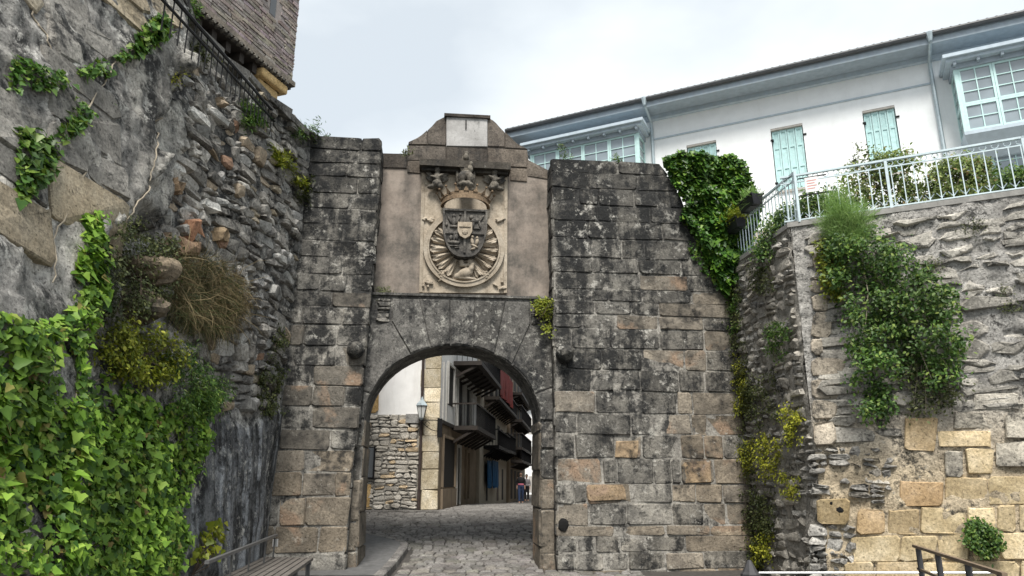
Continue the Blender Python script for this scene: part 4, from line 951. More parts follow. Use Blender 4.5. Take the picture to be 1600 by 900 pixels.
mu0 = HF.pix(1490, 160)[0]
mirador(mu0, mu0+4.2, mv0, mv1, .8, 'turquoise glazed bay with small panes beside the white downpipe end of house', (-1,), 5)
lu1 = HF.pix(1008, 225)[0]
mirador(uh0+.1, lu1, mv0, HF.pix(1000, 222)[1]-.05, .8, 'turquoise glazed bay under the eaves half hidden behind the gateway wall', (1, ), 4)
ua = HF.pix(1548, 245)[0]; va = HF.pix(1552, 226)[1]
gw = MB(); gw.box(HF, ua-.1, ua+2.4, va, va+.12, .0, .05); gwin = gw.build('ground_floor_window', M_TURQL, house); sash(gwin, HF, ua, ua+1.1, va-1.5, va-.002, .0, 2, 3); sash(gwin, HF, ua+1.12, ua+2.2, va-1.5, va-.002, .0, 2, 3)

# ================================================================== terrace railing
M_RAIL = plain('pale_blue_rail_paint', (.52, .62, .66), .45, .12, 14, bump=.1)
rail = thing('terrace_railing', R2(0, ZTER+.07, -.12), 'pale blue wrought iron railing with scrolls along the terrace edge', 'railing')
RH = .92
def scroll_pts(fr, u, v, w, r, s, up=1):
    pts = []
    for i in range(15):
        t = i/14; a = -math.pi/2+t*math.pi*2.3; rr = r*(1-.62*t); pts.append(fr(u+s*(r*.95+rr*math.cos(a+math.pi/2)*-1*1.0)*1.0 if False else u+s*(r-rr*math.cos(a*1.+math.pi/2)), v+up*(r+rr*math.sin(a)), w))
    return pts
def run(fr, u0, u1, step, posts, w=-.12):
    v0 = ZTER+.07
    for nm, v, h in (('top_rail', v0+RH, .035), ('mid_rail', v0+RH-.13, .022), ('bottom_rail', v0+.07, .022)):
        mb = MB(); mb.bar(fr(u0, v, w), fr(u1, v, w), .045 if nm == 'top_rail' else .02, h); mb.build(nm, M_RAIL, rail)
    u = u0+step/2; i = 0
    while u < u1:
        mb = MB(); mb.bar(fr(u, v0+.07, w), fr(u, v0+RH-.13, w), .016, .016, fr.N); b = mb.build('baluster', M_RAIL, rail)
        for s in (-1, 1):
            r = min(step*.24, .055); pts = [fr(u+s*r*(1-(1-.65*t)*math.cos(math.pi*2.2*t)), v0+.09+r*1.0+r*1.25*(1-.65*t)*math.sin(-math.pi*.5+math.pi*2.2*t)*1.0+.02, w) for t in np.linspace(0, 1, 14)]
            mb = MB(); mb.tube(pts, .0075, 4); mb.build('scroll', M_RAIL, b)
        r = .045; pts = [fr(u+r*math.cos(a)*1.1, v0+RH-.065+r*math.sin(a), w) for a in np.linspace(0, 2*math.pi, 11)]; mb = MB(); mb.tube(pts, .007, 4); mb.build('ring', M_RAIL, b)
        u += step; i += 1
    for p in posts: mb = MB(); mb.bar(fr(p, v0-.02, w), fr(p, v0+RH+.02, w), .045, .045, fr.N); mb.build('post', M_RAIL, rail)
run(R1, .05, LEN1+.10, .13, (LEN1+.10,)); run(R2, -.1, 5.6, .17, (1.62, 3.6, 5.6))
sg = R2.pix(1246, 270); mb = MB(); mb.box(R2, sg[0]+.10, sg[0]+.32, ZTER+.62, ZTER+.90, -.10, -.09)
sign = thing('notice_sign', R2(sg[0]+.2, ZTER+.62, -.1), 'small white notice with faded red lines wired to the terrace railing', 'sign')
mb.build('board', plain('white_board', (.75, .74, .73), .5, .05), sign)
for i in range(4): mb = MB(); mb.box(R2, sg[0]+.13, sg[0]+.29-.03*(i % 2), ZTER+.83-.05*i, ZTER+.845-.05*i, -.09, -.087); mb.build('print_line', plain('faded_red', (.62, .28, .26), .6, .1), sign)
for v in (.58, .91): mb = MB(); mb.bar(R2(sg[0]-.02, ZTER+v, -.105), R2(sg[0]+.46, ZTER+v+.0, -.105), .012, .02); mb.build('fixing_strip', M_BLACKIRON, sign)
# planters on the railing
M_PLANT = plain('black_plastic', (.016, .016, .02), .45, .2, 8, bump=.1)
PLS = []
for (uc_, wd, lab, dz) in ((LEN1*.50, .62, 'black plastic flower trough with grassy plant hung outside the railing', .74), (LEN1*.20, .55, 'black plastic flower trough nearly buried in ivy on the railing', .55)):
    fr = R1; v = ZTER+.07+dz; pt = thing('flower_trough', fr(uc_, v, .08), lab, 'planter'); a, b = uc_-wd/2, uc_+wd/2
    mb = MB(); q = [fr(a+.03, v, -.0), fr(b-.03, v, .0), fr(b-.03, v, .16), fr(a+.03, v, .16), fr(a, v+.2, -.03), fr(b, v+.2, -.03), fr(b, v+.2, .2), fr(a, v+.2, .2)]
    mb.add(q, [(0, 1, 2, 3)[::-1], (0, 1, 5, 4)[::-1], (1, 2, 6, 5)[::-1], (2, 3, 7, 6)[::-1], (3, 0, 4, 7)[::-1]]); mb.box(fr, a+.02, b-.02, v+.15, v+.17, -.02, .18); mb.build('trough', M_PLANT, pt, kind='stuff')
    mb = MB(); mb.box(fr, a-.015, b+.015, v+.185, v+.215, .19, .215); mb.box(fr, a-.015, b+.015, v+.185, v+.215, -.05, -.025); mb.build('rim', M_PLANT, pt, kind='stuff')
    for uu in (a+.12, b-.12): mb = MB(); mb.tube([fr(uu, v-.01, .17), fr(uu, v-.02, -.05), fr(uu, v+.2, -.06), fr(uu, v+.24, -.1)], .008, 5); mb.build('hook', M_BLACKIRON, pt)
    PLS.append((pt, fr(uc_, v+.17, .08), wd))

# ================================================================== brick tower house above the bastion
TC = at_y(457, 128, 15.0); TU = nrm(A(.322, .947, 0)); TF = Fr(TC, TU)
M_BRK = stone_mat('thin_pink_brick', [(.20, .172, .155), (.28, .247, .225), (.36, .325, .297)], stain=(.10, .09, .085), st=(.52, .7), streak=.4, li=(.66, .76), bump=.5)
M_MORTB = plain('brick_mortar', (.27, .24, .225), .9, .2, 9, bump=.4)
tower = thing('brick_house', TF(-3, 0, -3)*A(1, 1, 0)+A(0, 0, ZT), 'pink brick house jettied over the bastion on dark timbers', 'house')
mb = MB(); mb.box(TF, -9, 0, 0, 7, -6, -.02); mb.build('wall', M_MORTB, tower)
BST = []; v = .02
wp0 = TF.pix(421, 17); wp1 = TF.pix(437, -30)
while v < 3.0:
    h = random.uniform(.07, .10); u = -8+random.uniform(0, .3)
    while u < 0:
        w_ = random.uniform(.22, .5); e = min(u+w_, .0)
        if not (v+h > wp0[1] and u < wp1[0] and e > wp0[0]):
            k = random.uniform(.85, 1.12); Vq, Fq = stone_vf(TF, quad8(shrink([(u, v), (e, v), (e, v+h), (u, v+h)], .006), .012, .005), -.06, random.uniform(-.008, .012), .008, .004, .003); BST.append((Vq, Fq, M_BRK, (k, k*random.uniform(.9, 1.05), k*random.uniform(.88, 1.08))))
        u = e+.001
    v += h
stones('brick', BST, tower, 300, 'more_bricks')
mb = MB(); mb.box(TF, wp0[0]+.02, wp1[0]-.02, wp0[1]-.02, wp1[1], -.4, -.01); mb.build('slit_window', M_GLASSD, tower)
mb = MB(); mb.box(TF, -9, .05, -.12, 0, -.5, .05); mb.build('stone_band', M_PALE, tower, color=(.62, .55, .48))
mb = MB(); mb.box(TF, -9, .0, -.2, -.121, -6, -.03); mb.build('jetty_boards', M_WOODD, tower)
u = -8.8
while u < -.2: mb = MB(); mb.box(TF, u, u+.14, -.42, -.2, -3.2, -.12); mb.build('joist', M_WOODD, tower); u += .42
u = -8.9
while u < -.15:
    c = TF(u, -.17, .0); mb = MB(); mb.tube([c-TF.N*.05, c+TF.N*.08], .045, 7); mb.build('tile_end', M_PALE, tower, color=(.5, .47, .42)); u += .16
mb = MB(); mb.box(TF, -9, -.15, -3.2, -.42, -6, -1.3); mb.build('lower_wall', plain('shade_dark_wall', (.035, .033, .03), .9, .3), tower)  # shade under the jetty is put into this near-black wall colour
for (a, b, v0, v1, w1) in ((-1.05, -.12, -.42, -.2, .0), (-1.0, -.3, -.66, -.421, -.12), (-.95, -.5, -.86, -.661, -.35)):
    mb = MB(); mb.box(TF, a, b, v0, v1, -1.4, w1); o = mb.build('corbel_stone', M_YEL, tower, color=(.9, .78, .6)); bv = o.modifiers.new('b', 'BEVEL'); bv.width = .05; bv.segments = 2
# railing along the rampart edge
lr = thing('rampart_railing', L(.4, ZT, 0), 'black iron stair railing climbing along the bastion top under the brick house', 'railing')
ra = L(-.2, ZT, -.35)+A(0, 0, .15); rb = L(9, ZT, -.35)+A(0, 0, .92)
p0 = at_y(460, 212, ra[1]+.5); q0 = at_y(292, 20, L(7.2, ZT, -.3)[1]+.7)
dirr = nrm(q0-p0); p1 = q0+dirr*.8
for off, nm in ((0, 'hand_rail'), (-.16, 'under_rail')):
    mb = MB(); mb.tube([p0+A(0, 0, off), p1+A(0, 0, off)], .026 if off == 0 else .018, 6); mb.build(nm, M_BLACKIRON, lr)
n = 32
for i in range(n):
    p = p0+(p1-p0)*(i+.5)/n; mb = MB(); mb.bar(p, p-A(0, 0, .5), .012, .012, (0, 1, 0)); mb.build('baluster', M_BLACKIRON, lr)

# ================================================================== the lane through the arch
YC = 22.0; c0 = at_y(684, 797, YC)
CF = Fr(c0, (1, .0, 0)); SF = Fr(c0, (.0865, 1, 0))
M_PLAS = plain('white_plaster', (.78, .78, .77), .9, .06, 3, bump=.2, dirt=((.5, .48, .45), .3))
M_PLAS2 = plain('cream_plaster', (.42, .38, .31), .9, .12, 3, bump=.2, dirt=((.2, .17, .14), .6))
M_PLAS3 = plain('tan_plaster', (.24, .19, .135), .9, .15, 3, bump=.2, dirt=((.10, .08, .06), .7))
M_RUBW = stone_mat('pale_house_rubble', [(.36, .34, .30), (.50, .475, .43), (.62, .60, .55)], stain=(.25, .22, .18), st=(.55, .72), streak=.1, li=(.7, .8), bump=.5)
M_DARKO = plain('dark_opening', (.012, .011, .010), .8, .2, bump=0)
M_BROWN = plain('brown_door_paint', (.055, .03, .02), .6, .25)
M_BLUE = plain('blue_cloth', (.015, .10, .24), .8, .2)
M_RED = plain('dark_red_awning', (.13, .022, .02), .8, .3)
pv = MB(); kp = [c0+A(-9, -.62, 0), c0+A(.55, -.62, 0), c0+A(.55, 0, 0)+SF.U*6, c0+SF.U*6+A(0, 0, 0), c0+A(-9, 0, 0)]
pvz = [A(p[0], p[1], c0[2]) for p in kp]; pv.add([p-A(0, 0, .15) for p in pvz]+[p+A(0, 0, .0) for p in pvz], [(4, 3, 2, 1, 0), (5, 6, 7, 8, 9)]+[(k, (k+1) % 5, (k+1) % 5+5, k+5) for k in range(5)])
pv2 = pv.build('side_pavement', M_KERB); pv2['kind'] = 'structure'
h1 = thing('corner_house', c0, 'corner house with white plaster over rubble stone and dark timber balconies', 'house')
def house_body(root, u0, u1, v1, depth, mat, left_end=None):
    mb = MB(); mb.box(SF, u0, u1, -.4, v1, -depth, -.02); return mb.build('wall', mat, root)
sec = SF.pix(745, 700)[0]
vfl = SF.pix(690, 659)[1]
mb = MB(); P = [c0+A(-9, .0, 0), c0+A(-.02, .0, 0), c0+SF.U*sec+SF.N*-.02, c0+SF.U*sec+A(-9, 0, 0)]
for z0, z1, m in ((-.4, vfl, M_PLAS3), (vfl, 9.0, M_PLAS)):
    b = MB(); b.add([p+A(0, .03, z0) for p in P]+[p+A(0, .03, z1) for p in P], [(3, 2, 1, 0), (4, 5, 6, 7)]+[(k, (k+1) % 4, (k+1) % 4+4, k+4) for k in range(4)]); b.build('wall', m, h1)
b = MB(); b.add([P[0]+A(-.4, -.5, 9.), P[1]+A(.5, -.5, 9.), P[2]+A(.5, 0, 9.), P[3]+A(-.4, 0, 9.), (P[0]+P[3])/2+A(0, 0, 10.6), (P[1]+P[2])/2+A(.5, 0, 10.6)], [(3, 2, 1, 0), (0, 1, 5, 4), (1, 2, 5), (2, 3, 4, 5), (3, 0, 4)]); b.build('roof', M_TILE, h1)
# rubble lower storey facing the gate
CST = []; a = CF.pix(560, 799); e = CF.pix(656, 648); o = []; rsplit(a[0]-.4, .02, e[0], e[1]-.0, .30, .135, o)
b = MB(); b.box(CF, a[0]-2.5, -.62, -.3, e[1], -.02, .0); b.build('rubble_core', M_MORT, h1)
for r in o:
    q = [warp2(p, .07, 2.1, 41) for p in shrink([(r[0], r[1]), (r[2], r[1]), (r[2], r[3]), (r[0], r[3])], .012)]; rr = random.random()
    Vq, Fq = stone_vf(CF, quad8(q, .05, .012), -.02, random.uniform(.02, .06), .02, .01, .01); k = random.uniform(.75, 1.15)
    CST.append((Vq, Fq, M_RUBW, (k*1.15, k*.95, k*.7) if rr < .12 else (k, k*.985, k*.96)))
v = .0; i = 0
vq = [0]
while v < 6.5:
    h = random.uniform(.42, .62); w_ = (.62 if i % 2 else .5)
    Vq, Fq = stone_vf(CF, quad8(shrink([(-w_, v), (0, v), (0, v+h), (-w_, v+h)], .006), .02, .006), -.02, .065, .015); k = random.uniform(.85, 1.2); CST.append((Vq, Fq, M_YEL, (k*.95, k*1.02, k*1.2))); v += h; i += 1
for x0, x1, y0, y1 in ((574, 592, 601, 645), (566, 581, 758, 793), (577, 586, 612, 620)):
    a = CF.pix(x0, y1); e = CF.pix(x1, y0); Vq, Fq = stone_vf(CF, quad8([a, (e[0], a[1]), e, (a[0], e[1])], .04, .02), -.02, .06, .015); CST.append((Vq, Fq, M_YEL, (.9, .75, .55)))
stones('stone', CST, h1, 300)
# name plate on the corner house, drainpipe, wall lantern
a = CF.pix(634, 661); b_ = CF.pix(655, 647); mb = MB(); mb.box(CF, a[0], b_[0], a[1], b_[1], .06, .075); mb.build('stone_plate', M_PALE, h1)
u = CF.pix(657, 720)[0]; mb = MB(); mb.tube([CF(u, .0, .10), CF(u, 6.6, .10)], .045, 7); mb.build('drainpipe', plain('rusty_pipe', (.045, .032, .028), .6, .3), h1)
lamp = thing('wall_lantern', CF(u+.03, 2.9, .1), 'white glazed street lantern on scrolled iron bracket at the house corner', 'lantern')
lc = CF.pix(661, 655); lu, lv = lc; lc3 = CF(lu, lv, .38)
mb = MB(); mb.lathe(lc3, [(.07, 0), (.085, .03), (.16, .36)], 6); mb.build('lantern_glass', plain('opal_glass', (.72, .74, .72), .2, .05, bump=0), lamp)
mb = MB(); mb.lathe(lc3+A(0, 0, .365), [(.19, 0), (.15, .07), (.05, .17), (.025, .24), (.0, .28)], 6); mb.lathe(lc3-A(0, 0, .06), [(.03, 0), (.08, .055)], 6); mb.build('lantern_cap', M_ZINC, lamp, kind='stuff')
for k in range(6):
    t = 2*math.pi*(k+.5)/6; mb = MB(); mb.tube([lc3+A(.087*math.cos(t), .087*math.sin(t), .03), lc3+A(.166*math.cos(t), .166*math.sin(t), .37)], .009, 4); mb.build('glazing_bar', M_BLACKIRON, lamp)
mb = MB(); mb.tube([CF(-.06, lv-.06, .1), CF(-.06, lv-.06, .38), lc3-A(0, 0, .06)], .014, 5); mb.build('bracket_arm', M_BLACKIRON, lamp)
mb = MB(); mb.tube([CF(-.06, lv-.36, .1)+CF.N*.28*k+A(lu*0, 0, 0)+CF.U*(lu+.06)*k+A(0, 0, .26*k*k) for k in np.linspace(0, 1, 9)], .011, 5); mb.build('bracket_brace', M_BLACKIRON, lamp)
mb = MB(); mb.tube([lc3+CF.U*(.17+.07*math.cos(a))+A(0, 0, -.17+.07*math.sin(a)) for a in np.linspace(0, 5.5, 14)], .009, 4); mb.build('bracket_scroll', M_BLACKIRON, lamp)
cb = CF.pix(686, 668); mb = MB(); mb.box(CF, -.06, .08, cb[1]-.3, cb[1]+.25, .07, .2); mb.build('junction_box', M_BLACKIRON, h1)
nb_ = CF.pix(574, 748); nt2 = CF.pix(588, 698); mb = MB(); mb.box(CF, nb_[0]-.2, nt2[0], nb_[1], nt2[1], .08, .16)
mb2 = MB(); mb2.box(CF, nb_[0]-.16, nt2[0]-.04, nb_[1]+.04, nt2[1]-.04, .155, .166)
board = thing('notice_board', CF(nb_[0], nb_[1], .1), 'black notice case fixed to the pale rubble wall of the corner house', 'notice board'); mb.build('case', M_BLACKIRON, board); mb2.build('door_glass', M_GLASSD, board)
# street front
def srect(x0, yt, yb, x1):
    a = SF.pix(x0, yb); t = SF.pix(x0, yt); e = SF.pix(x1, (yt+yb)/2); return a[0], e[0], a[1], t[1]
zx = lambda x: 680+x/3.214
zy = lambda y: 540+y/3.214
def op(root, name, x0, yt, yb, x1, mat, w0=-.25, w1=-.012, frame=None, ft=.09, pan=0):
    u0, u1, v0, v1 = srect(zx(x0), zy(yt), zy(yb), zx(x1)); mb = MB(); mb.box(SF, u0, u1, v0, v1, w0, w1); o = mb.build(name, mat, root)
    if frame is not None:
        for nm, (a, b, c, d) in (('jamb', (u0-ft, u0, v0, v1+ft)), ('jamb', (u1, u1+ft, v0, v1+ft)), ('head', (u0, u1, v1, v1+ft))): mb = MB(); mb.box(SF, a, b, c, d, -.1, .05); mb.build(nm, frame, o)
    return o
def sbalc(root, x0, yt, yb, x1, pw, mat, solid=False, slab=.14, brk=True):
    u0, u1, v0, v1 = srect(zx(x0), zy(yt), zy(yb), zx(x1)); mb = MB(); mb.box(SF, u0, u1, v0-slab, v0, -.01, pw); b = mb.build('balcony', mat, root)
    mb = MB(); mb.bar(SF(u0, v1, pw-.04), SF(u1, v1, pw-.04), .05, .05); mb.build('hand_rail', mat, b); mb = MB(); mb.bar(SF(u0, v1, 0), SF(u0, v1, pw-.04), .05, .05); mb.build('hand_rail', mat, b)
    if solid: mb = MB(); mb.box(SF, u0, u1, v0, v1-.03, pw-.06, pw-.03); mb.build('panel', mat, b); mb = MB(); mb.box(SF, u0, u0+.03, v0, v1-.03, 0, pw-.06); mb.build('panel', mat, b)
    else:
        k = u0
        while k < u1: mb = MB(); mb.bar(SF(k, v0, pw-.04), SF(k, v1, pw-.04), .018, .018, (0, 1, 0)); mb.build('baluster', M_BLACKIRON, b); k += .16
        for q in np.linspace(.1, pw-.14, 5): mb = MB(); mb.bar(SF(u0, v0, q), SF(u0, v1, q), .018, .018, (0, 1, 0)); mb.build('baluster', M_BLACKIRON, b)
    if brk:
        k = u0+.1
        while k < u1: mb = MB(); mb.bar(SF(k, v0-slab-.4, 0), SF(k, v0-slab-.02, pw*.8), .07, .08); mb.build('bracket', mat, b); k += .9
    return b
M_WTIM = plain('grey_painted_timber', (.50, .49, .46), .7, .12)
op(h1, 'shop_opening', 35, 458, 712, 98, M_DARKO, frame=M_PLAS3); op(h1, 'door', 104, 508, 800, 122, M_DARKO, frame=M_WTIM); op(h1, 'door', 150, 535, 770, 166, M_BROWN, frame=M_PLAS3, w1=-.03)
op(h1, 'balcony_door', 62, 92, 292, 92, M_DARKO, frame=M_WTIM); op(h1, 'balcony_door', 110, 160, 405, 136, M_DARKO, frame=M_WTIM); op(h1, 'balcony_door', 150, 205, 410, 172, M_DARKO, frame=M_WTIM)
for x in (36, 52, 100, 142, 180, 215): op(h1, 'timber_stud', x, 40+.95*x, 360+.62*x, x+5, M_WTIM, -.02, .03)
op(h1, 'floor_beam', 28, 372, 390, 225, M_WOODD, -.05, .06)
sbalc(h1, 85, 290, 402, 205, .85, M_WOODD); sbalc(h1, 95, -30, 78, 225, .95, M_WOODD)
op(h1, 'stone_plinth', 28, 720, 830, 100, M_PLAS3, -.02, .05)
h2 = thing('lane_house', SF((sec+sec*2)/2, 0, 0), 'cream lane house with dark red awnings and hanging blue cloth', 'house', None)
s2 = SF.pix(788, 720)[0]; mb = MB(); mb.box(SF, sec+.01, s2, -.9, 9.5, -7, .12); mb.build('wall', M_PLAS2, h2); mb = MB(); mb.box(SF, sec+.01, s2, 9.5, 9.65, -7, .9); mb.build('eaves', M_WOODD, h2)
for x0, yt, yb, x1 in ((232, 100, 240, 250), (262, 140, 250, 276), (290, 180, 280, 302), (236, 350, 470, 250), (262, 370, 480, 278), (300, 400, 500, 312), (318, 420, 500, 328)): op(h2, 'window', x0, yt, yb, x1, M_DARKO, w1=.135, w0=0, frame=M_WTIM)
sbalc(h2, 228, 420, 500, 300, .8, M_BLACKIRON); sbalc(h2, 300, 440, 520, 345, .7, M_BLACKIRON); sbalc(h2, 232, 180, 255, 345, .8, M_WOODD)
op(h2, 'door', 240, 590, 780, 250, M_DARKO, w1=.13); op(h2, 'door', 296, 620, 780, 306, M_BROWN, w1=.13); op(h2, 'door', 322, 620, 775, 330, M_DARKO, w1=.13)
for x0, yt, yb, x1 in ((236, 95, 250, 268), (270, 130, 275, 292), (294, 165, 300, 312)):
    u0, u1, v0, v1 = srect(zx(x0), zy(yt), zy(yb), zx(x1)); mb = MB(); nn = 8; row = []
    for i in range(nn+1):
        uu = u0+(u1-u0)*i/nn; row += [SF(uu, v1, .8+.05*math.sin(i*2.)), SF(uu, v0+.06*math.sin(i*1.7), .82+.07*math.sin(i*2.3))]
    nv = len(row); mb.add(row+[p-SF.N*.02 for p in row], [(2*i, 2*i+1, 2*i+3, 2*i+2) for i in range(nn)]+[(nv+2*i+2, nv+2*i+3, nv+2*i+1, nv+2*i) for i in range(nn)]); 
    o = mb.build('awning_cloth', M_RED); tag(o, {236: 'widest dark red cloth on the upper balcony next to the corner house', 270: 'dark red cloth hanging between two other red cloths', 294: 'narrow dark red cloth next to the dark balconied house'}[x0], 'cloth', 'red cloths on the lane house')
for j, (x0, x1) in enumerate(((229, 252), (256, 288))):
    u0, u1, v0, v1 = srect(zx(x0), zy(575), zy(712), zx(x1)); mb = MB(); row = []; nn = 10
    for i in range(nn+1):
        uu = u0+(u1-u0)*i/nn; row += [SF(uu, v1, .28), SF(uu, v0+.05*math.sin(i*1.3+j), .30+.06*math.sin(i*1.9))]
    nv = len(row); mb.add(row+[p-SF.N*.02 for p in row], [(2*i, 2*i+1, 2*i+3, 2*i+2) for i in range(nn)]+[(nv+2*i+2, nv+2*i+3, nv+2*i+1, nv+2*i) for i in range(nn)])
    o = mb.build('blue_banner', M_BLUE); tag(o, 'narrow blue cloth at street level next to the corner house' if j == 0 else 'wider blue cloth at street level in front of the cream wall', 'cloth', 'blue cloths on the lane house')
h3 = thing('lane_house', SF(s2+5, 0, 0), 'dark balconied lane house beyond the cream one', 'house')
s3 = SF.pix(814, 740)[0]; mb = MB(); mb.box(SF, s2+.01, s3, -1.2, 10.2, -7, .3); mb.build('wall', M_PLAS3, h3); mb = MB(); mb.box(SF, s2+.01, s3, 10.2, 10.4, -7, 1.3); mb.build('eaves', M_WOODD, h3)
for yt, yb in ((150, 235), (300, 370), (440, 510), (520, 575)): sbalc(h3, 352, yt, yb, 415, 1.0, M_WOODD, solid=False, brk=True)
for x0 in (352, 372, 390, 404):
    for yt, yb in ((110, 220), (270, 360), (410, 500), (620, 770)): op(h3, 'window', x0, yt+(x0-350)*.4, yb+(x0-350)*.3 if yt < 600 else yb, x0+9, M_DARKO, w0=.2, w1=.315)
h4 = thing('lane_house', A(3, 72, 0), 'pale house closing the far end of the lane', 'house')
FE = Fr(at_y(800, 786, 72), (1, .05, 0)); mb = MB(); mb.box(FE, -4, 9, -1, 9.2, -6, 0); mb.build('wall', M_PLAS, h4); mb = MB(); mb.box(FE, -4.3, 9.3, 9.2, 9.5, -6.3, .6); mb.build('eaves', M_WOODD, h4)
for uu in (.2, 1.6, 3.):
    for vv in (1., 3.8, 6.5): mb = MB(); mb.box(FE, uu, uu+.8, vv, vv+1.5, -.1, .02); mb.build('window', M_LINT, h4)
# far right side of the lane (seen only as a sliver past the jamb)
h5 = thing('lane_house', A(4.5, 40, 0), 'plain cream house on the other side of the lane', 'house')
mb = MB(); F5 = Fr(A(2.6, 18, 0), (.0865, 1, 0)); mb.add([F5(0, -.2, 0), F5(44, -.2, 0), F5(44, -.2, 6)+A(0, 0, 0), F5(0, -.2, 6)]+[F5(0, 8., 0), F5(44, 8., 0), F5(44, 8., 6), F5(0, 8., 6)], [(3, 2, 1, 0), (4, 5, 6, 7)]+[(k, (k+1) % 4, (k+1) % 4+4, k+4) for k in range(4)]); mb.build('wall', M_PLAS2, h5)
for uu in range(2, 42, 4):
    for vv in (.9, 3.6, 5.9): mb = MB(); mb.box(Fr(A(2.6, 18, 0), -A(.0865, 1, 0)), -uu-1., -uu, vv, vv+1.5, -.1, .03); mb.build('window', M_LINT, h5)
# ================================================================== people in the lane
M_SKIN = plain('skin', (.42, .26, .19), .6, .08); M_HAIR = plain('dark_hair', (.015, .011, .009), .6, .2); M_JEAN = plain('blue_denim', (.03, .05, .11), .85, .2); M_BTOP = plain('black_top', (.012, .012, .014), .85, .2); M_PINKC = plain('pink_cloth', (.50, .14, .20), .85, .15); M_GREYC = plain('grey_top', (.22, .21, .22), .85, .15)
def person(base, H, topm, trm, wrap, label, stride=.14, face=1):
    t = thing('person', base, label, 'person'); b = A(*base); s = H/1.7
    def bl(mb, x, y, z, rx, ry, rz): mb.blob(b+A(x, y, z)*s, (rx*s, ry*s, rz*s), 10, 8)
    def limb(mb, pts, r0, r1): mb.tube([b+A(*p)*s for p in pts], r0*s, 8, r1*s)
    def fin(mb, name, mat, par, vox=.022):
        o = mb.build(name, mat, par); m = o.modifiers.new('r', 'REMESH'); m.mode = 'VOXEL'; m.voxel_size = vox; m.use_smooth_shade = True; sm = o.modifiers.new('s', 'SMOOTH'); sm.iterations = 3; return o
    B = MB(); bl(B, 0, 0, 1.58, .075, .09, .115); limb(B, [(0, 0, 1.36), (0, 0, 1.52)], .055, .05); bl(B, 0, 0, 1.2, .16, .10, .24); bl(B, 0, 0, .95, .155, .11, .14); bl(B, 0, face*-.09, 1.57, .018, .03, .025)
    bl(B, -.078, 0, 1.58, .012, .02, .03); bl(B, .078, 0, 1.58, .012, .02, .03)
    for sx in (-1, 1):
        limb(B, [(sx*.09, 0, .92), (sx*.095, sx*stride*.4, .5), (sx*.09, sx*stride, .08)], .085, .045); bl(B, sx*.09, sx*stride+face*-.06, .04, .045, .12, .04)
        limb(B, [(sx*.18, 0, 1.38), (sx*.23, .02, 1.12), (sx*.22, -face*.06, .88)], .05, .034); bl(B, sx*.22, -face*.075, .80, .03, .045, .075)
        for k in range(4): limb(B, [(sx*.22, -face*(.05+.018*k), .76), (sx*.215, -face*(.055+.018*k), .69-.004*abs(k-1))], .011, .009)
        limb(B, [(sx*.205, -face*.10, .82), (sx*.195, -face*.13, .765)], .012, .010)
    body = fin(B, 'body', M_SKIN, t, .016)
    T = MB(); bl(T, 0, 0, 1.2, .178, .118, .245); bl(T, 0, 0, 1.0, .165, .12, .10)
    for sx in (-1, 1): limb(T, [(sx*.15, 0, 1.38), (sx*.232, .02, 1.12), (sx*.225, -face*.04, .95)], .068, .048)
    fin(T, 'top', topm, t)
    J = MB(); bl(J, 0, 0, .92, .17, .125, .13)
    for sx in (-1, 1): limb(J, [(sx*.09, 0, .92), (sx*.095, sx*stride*.4, .5), (sx*.09, sx*stride, .10)], .105, .062)
    fin(J, 'trousers', trm, t)
    if wrap is not None: Wp = MB(); bl(Wp, 0, 0, 1.0, .195, .14, .085); bl(Wp, 0, .11, .88, .12, .04, .16); fin(Wp, 'waist_cloth', wrap, t)
    Hh = MB(); bl(Hh, 0, face*.02, 1.62, .095, .105, .10); bl(Hh, 0, face*.06, 1.52, .075, .06, .13); fin(Hh, 'hair', M_HAIR, t)
pb = at_y(814, 786, 41.0); person((pb[0], pb[1], float(zg(0, 41))), 1.68, M_BTOP, M_JEAN, M_PINKC, 'person in black top and jeans with pink cloth round the waist')
pb = at_y(823, 784, 46.0); person((pb[0], pb[1], float(zg(0, 46))), 1.6, M_GREYC, M_BTOP, None, 'person in grey top and dark trousers further up the lane', .1)
# ================================================================== vegetation
def fan_leaf(out, cen, fold):
    V = [(cen[0], cen[1], 0.)]+[(x, y, fold*abs(x)) for x, y in out]; n = len(out)
    return np.array(V), np.array([(0, 1+i, 1+(i+1) % n) for i in range(n)])
IVY = fan_leaf([(0, 0), (.24, -.14), (.52, .10), (.33, .36), (.26, .58), (0, 1.0), (-.26, .58), (-.33, .36), (-.52, .10), (-.24, -.14)], (0, .28), .22)
OVAL = fan_leaf([(0, 0), (.24, .28), (.25, .6), (0, 1.), (-.25, .6), (-.24, .28)], (0, .45), .35)
LANCE = fan_leaf([(0, 0), (.13, .35), (0, 1.), (-.13, .35)], (0, .4), .4)
BLADE = (np.array([(-.02, 0, 0), (.02, 0, 0), (.017, .35, .04), (-.017, .35, .04), (.012, .7, .0), (-.012, .7, .0), (0, 1., -.16)]), np.array([(0, 1, 2), (0, 2, 3), (3, 2, 4), (3, 4, 5), (5, 4, 6)]))
def unit(a): return a/np.maximum(np.linalg.norm(a, axis=1, keepdims=True), 1e-9)
def basis(N, T):
    N = unit(N); T = unit(T-N*np.sum(T*N, 1, keepdims=True)); X = np.cross(T, N); return X, T, N
def fast_mesh(name, V, T):
    me = bpy.data.meshes.new(name); me.vertices.add(len(V)); me.vertices.foreach_set('co', V.astype(np.float32).ravel())
    n = len(T); me.loops.add(3*n); me.loops.foreach_set('vertex_index', T.astype(np.int32).ravel())
    me.polygons.add(n); me.polygons.foreach_set('loop_start', np.arange(0, 3*n, 3, dtype=np.int32)); me.update(calc_edges=True); return me
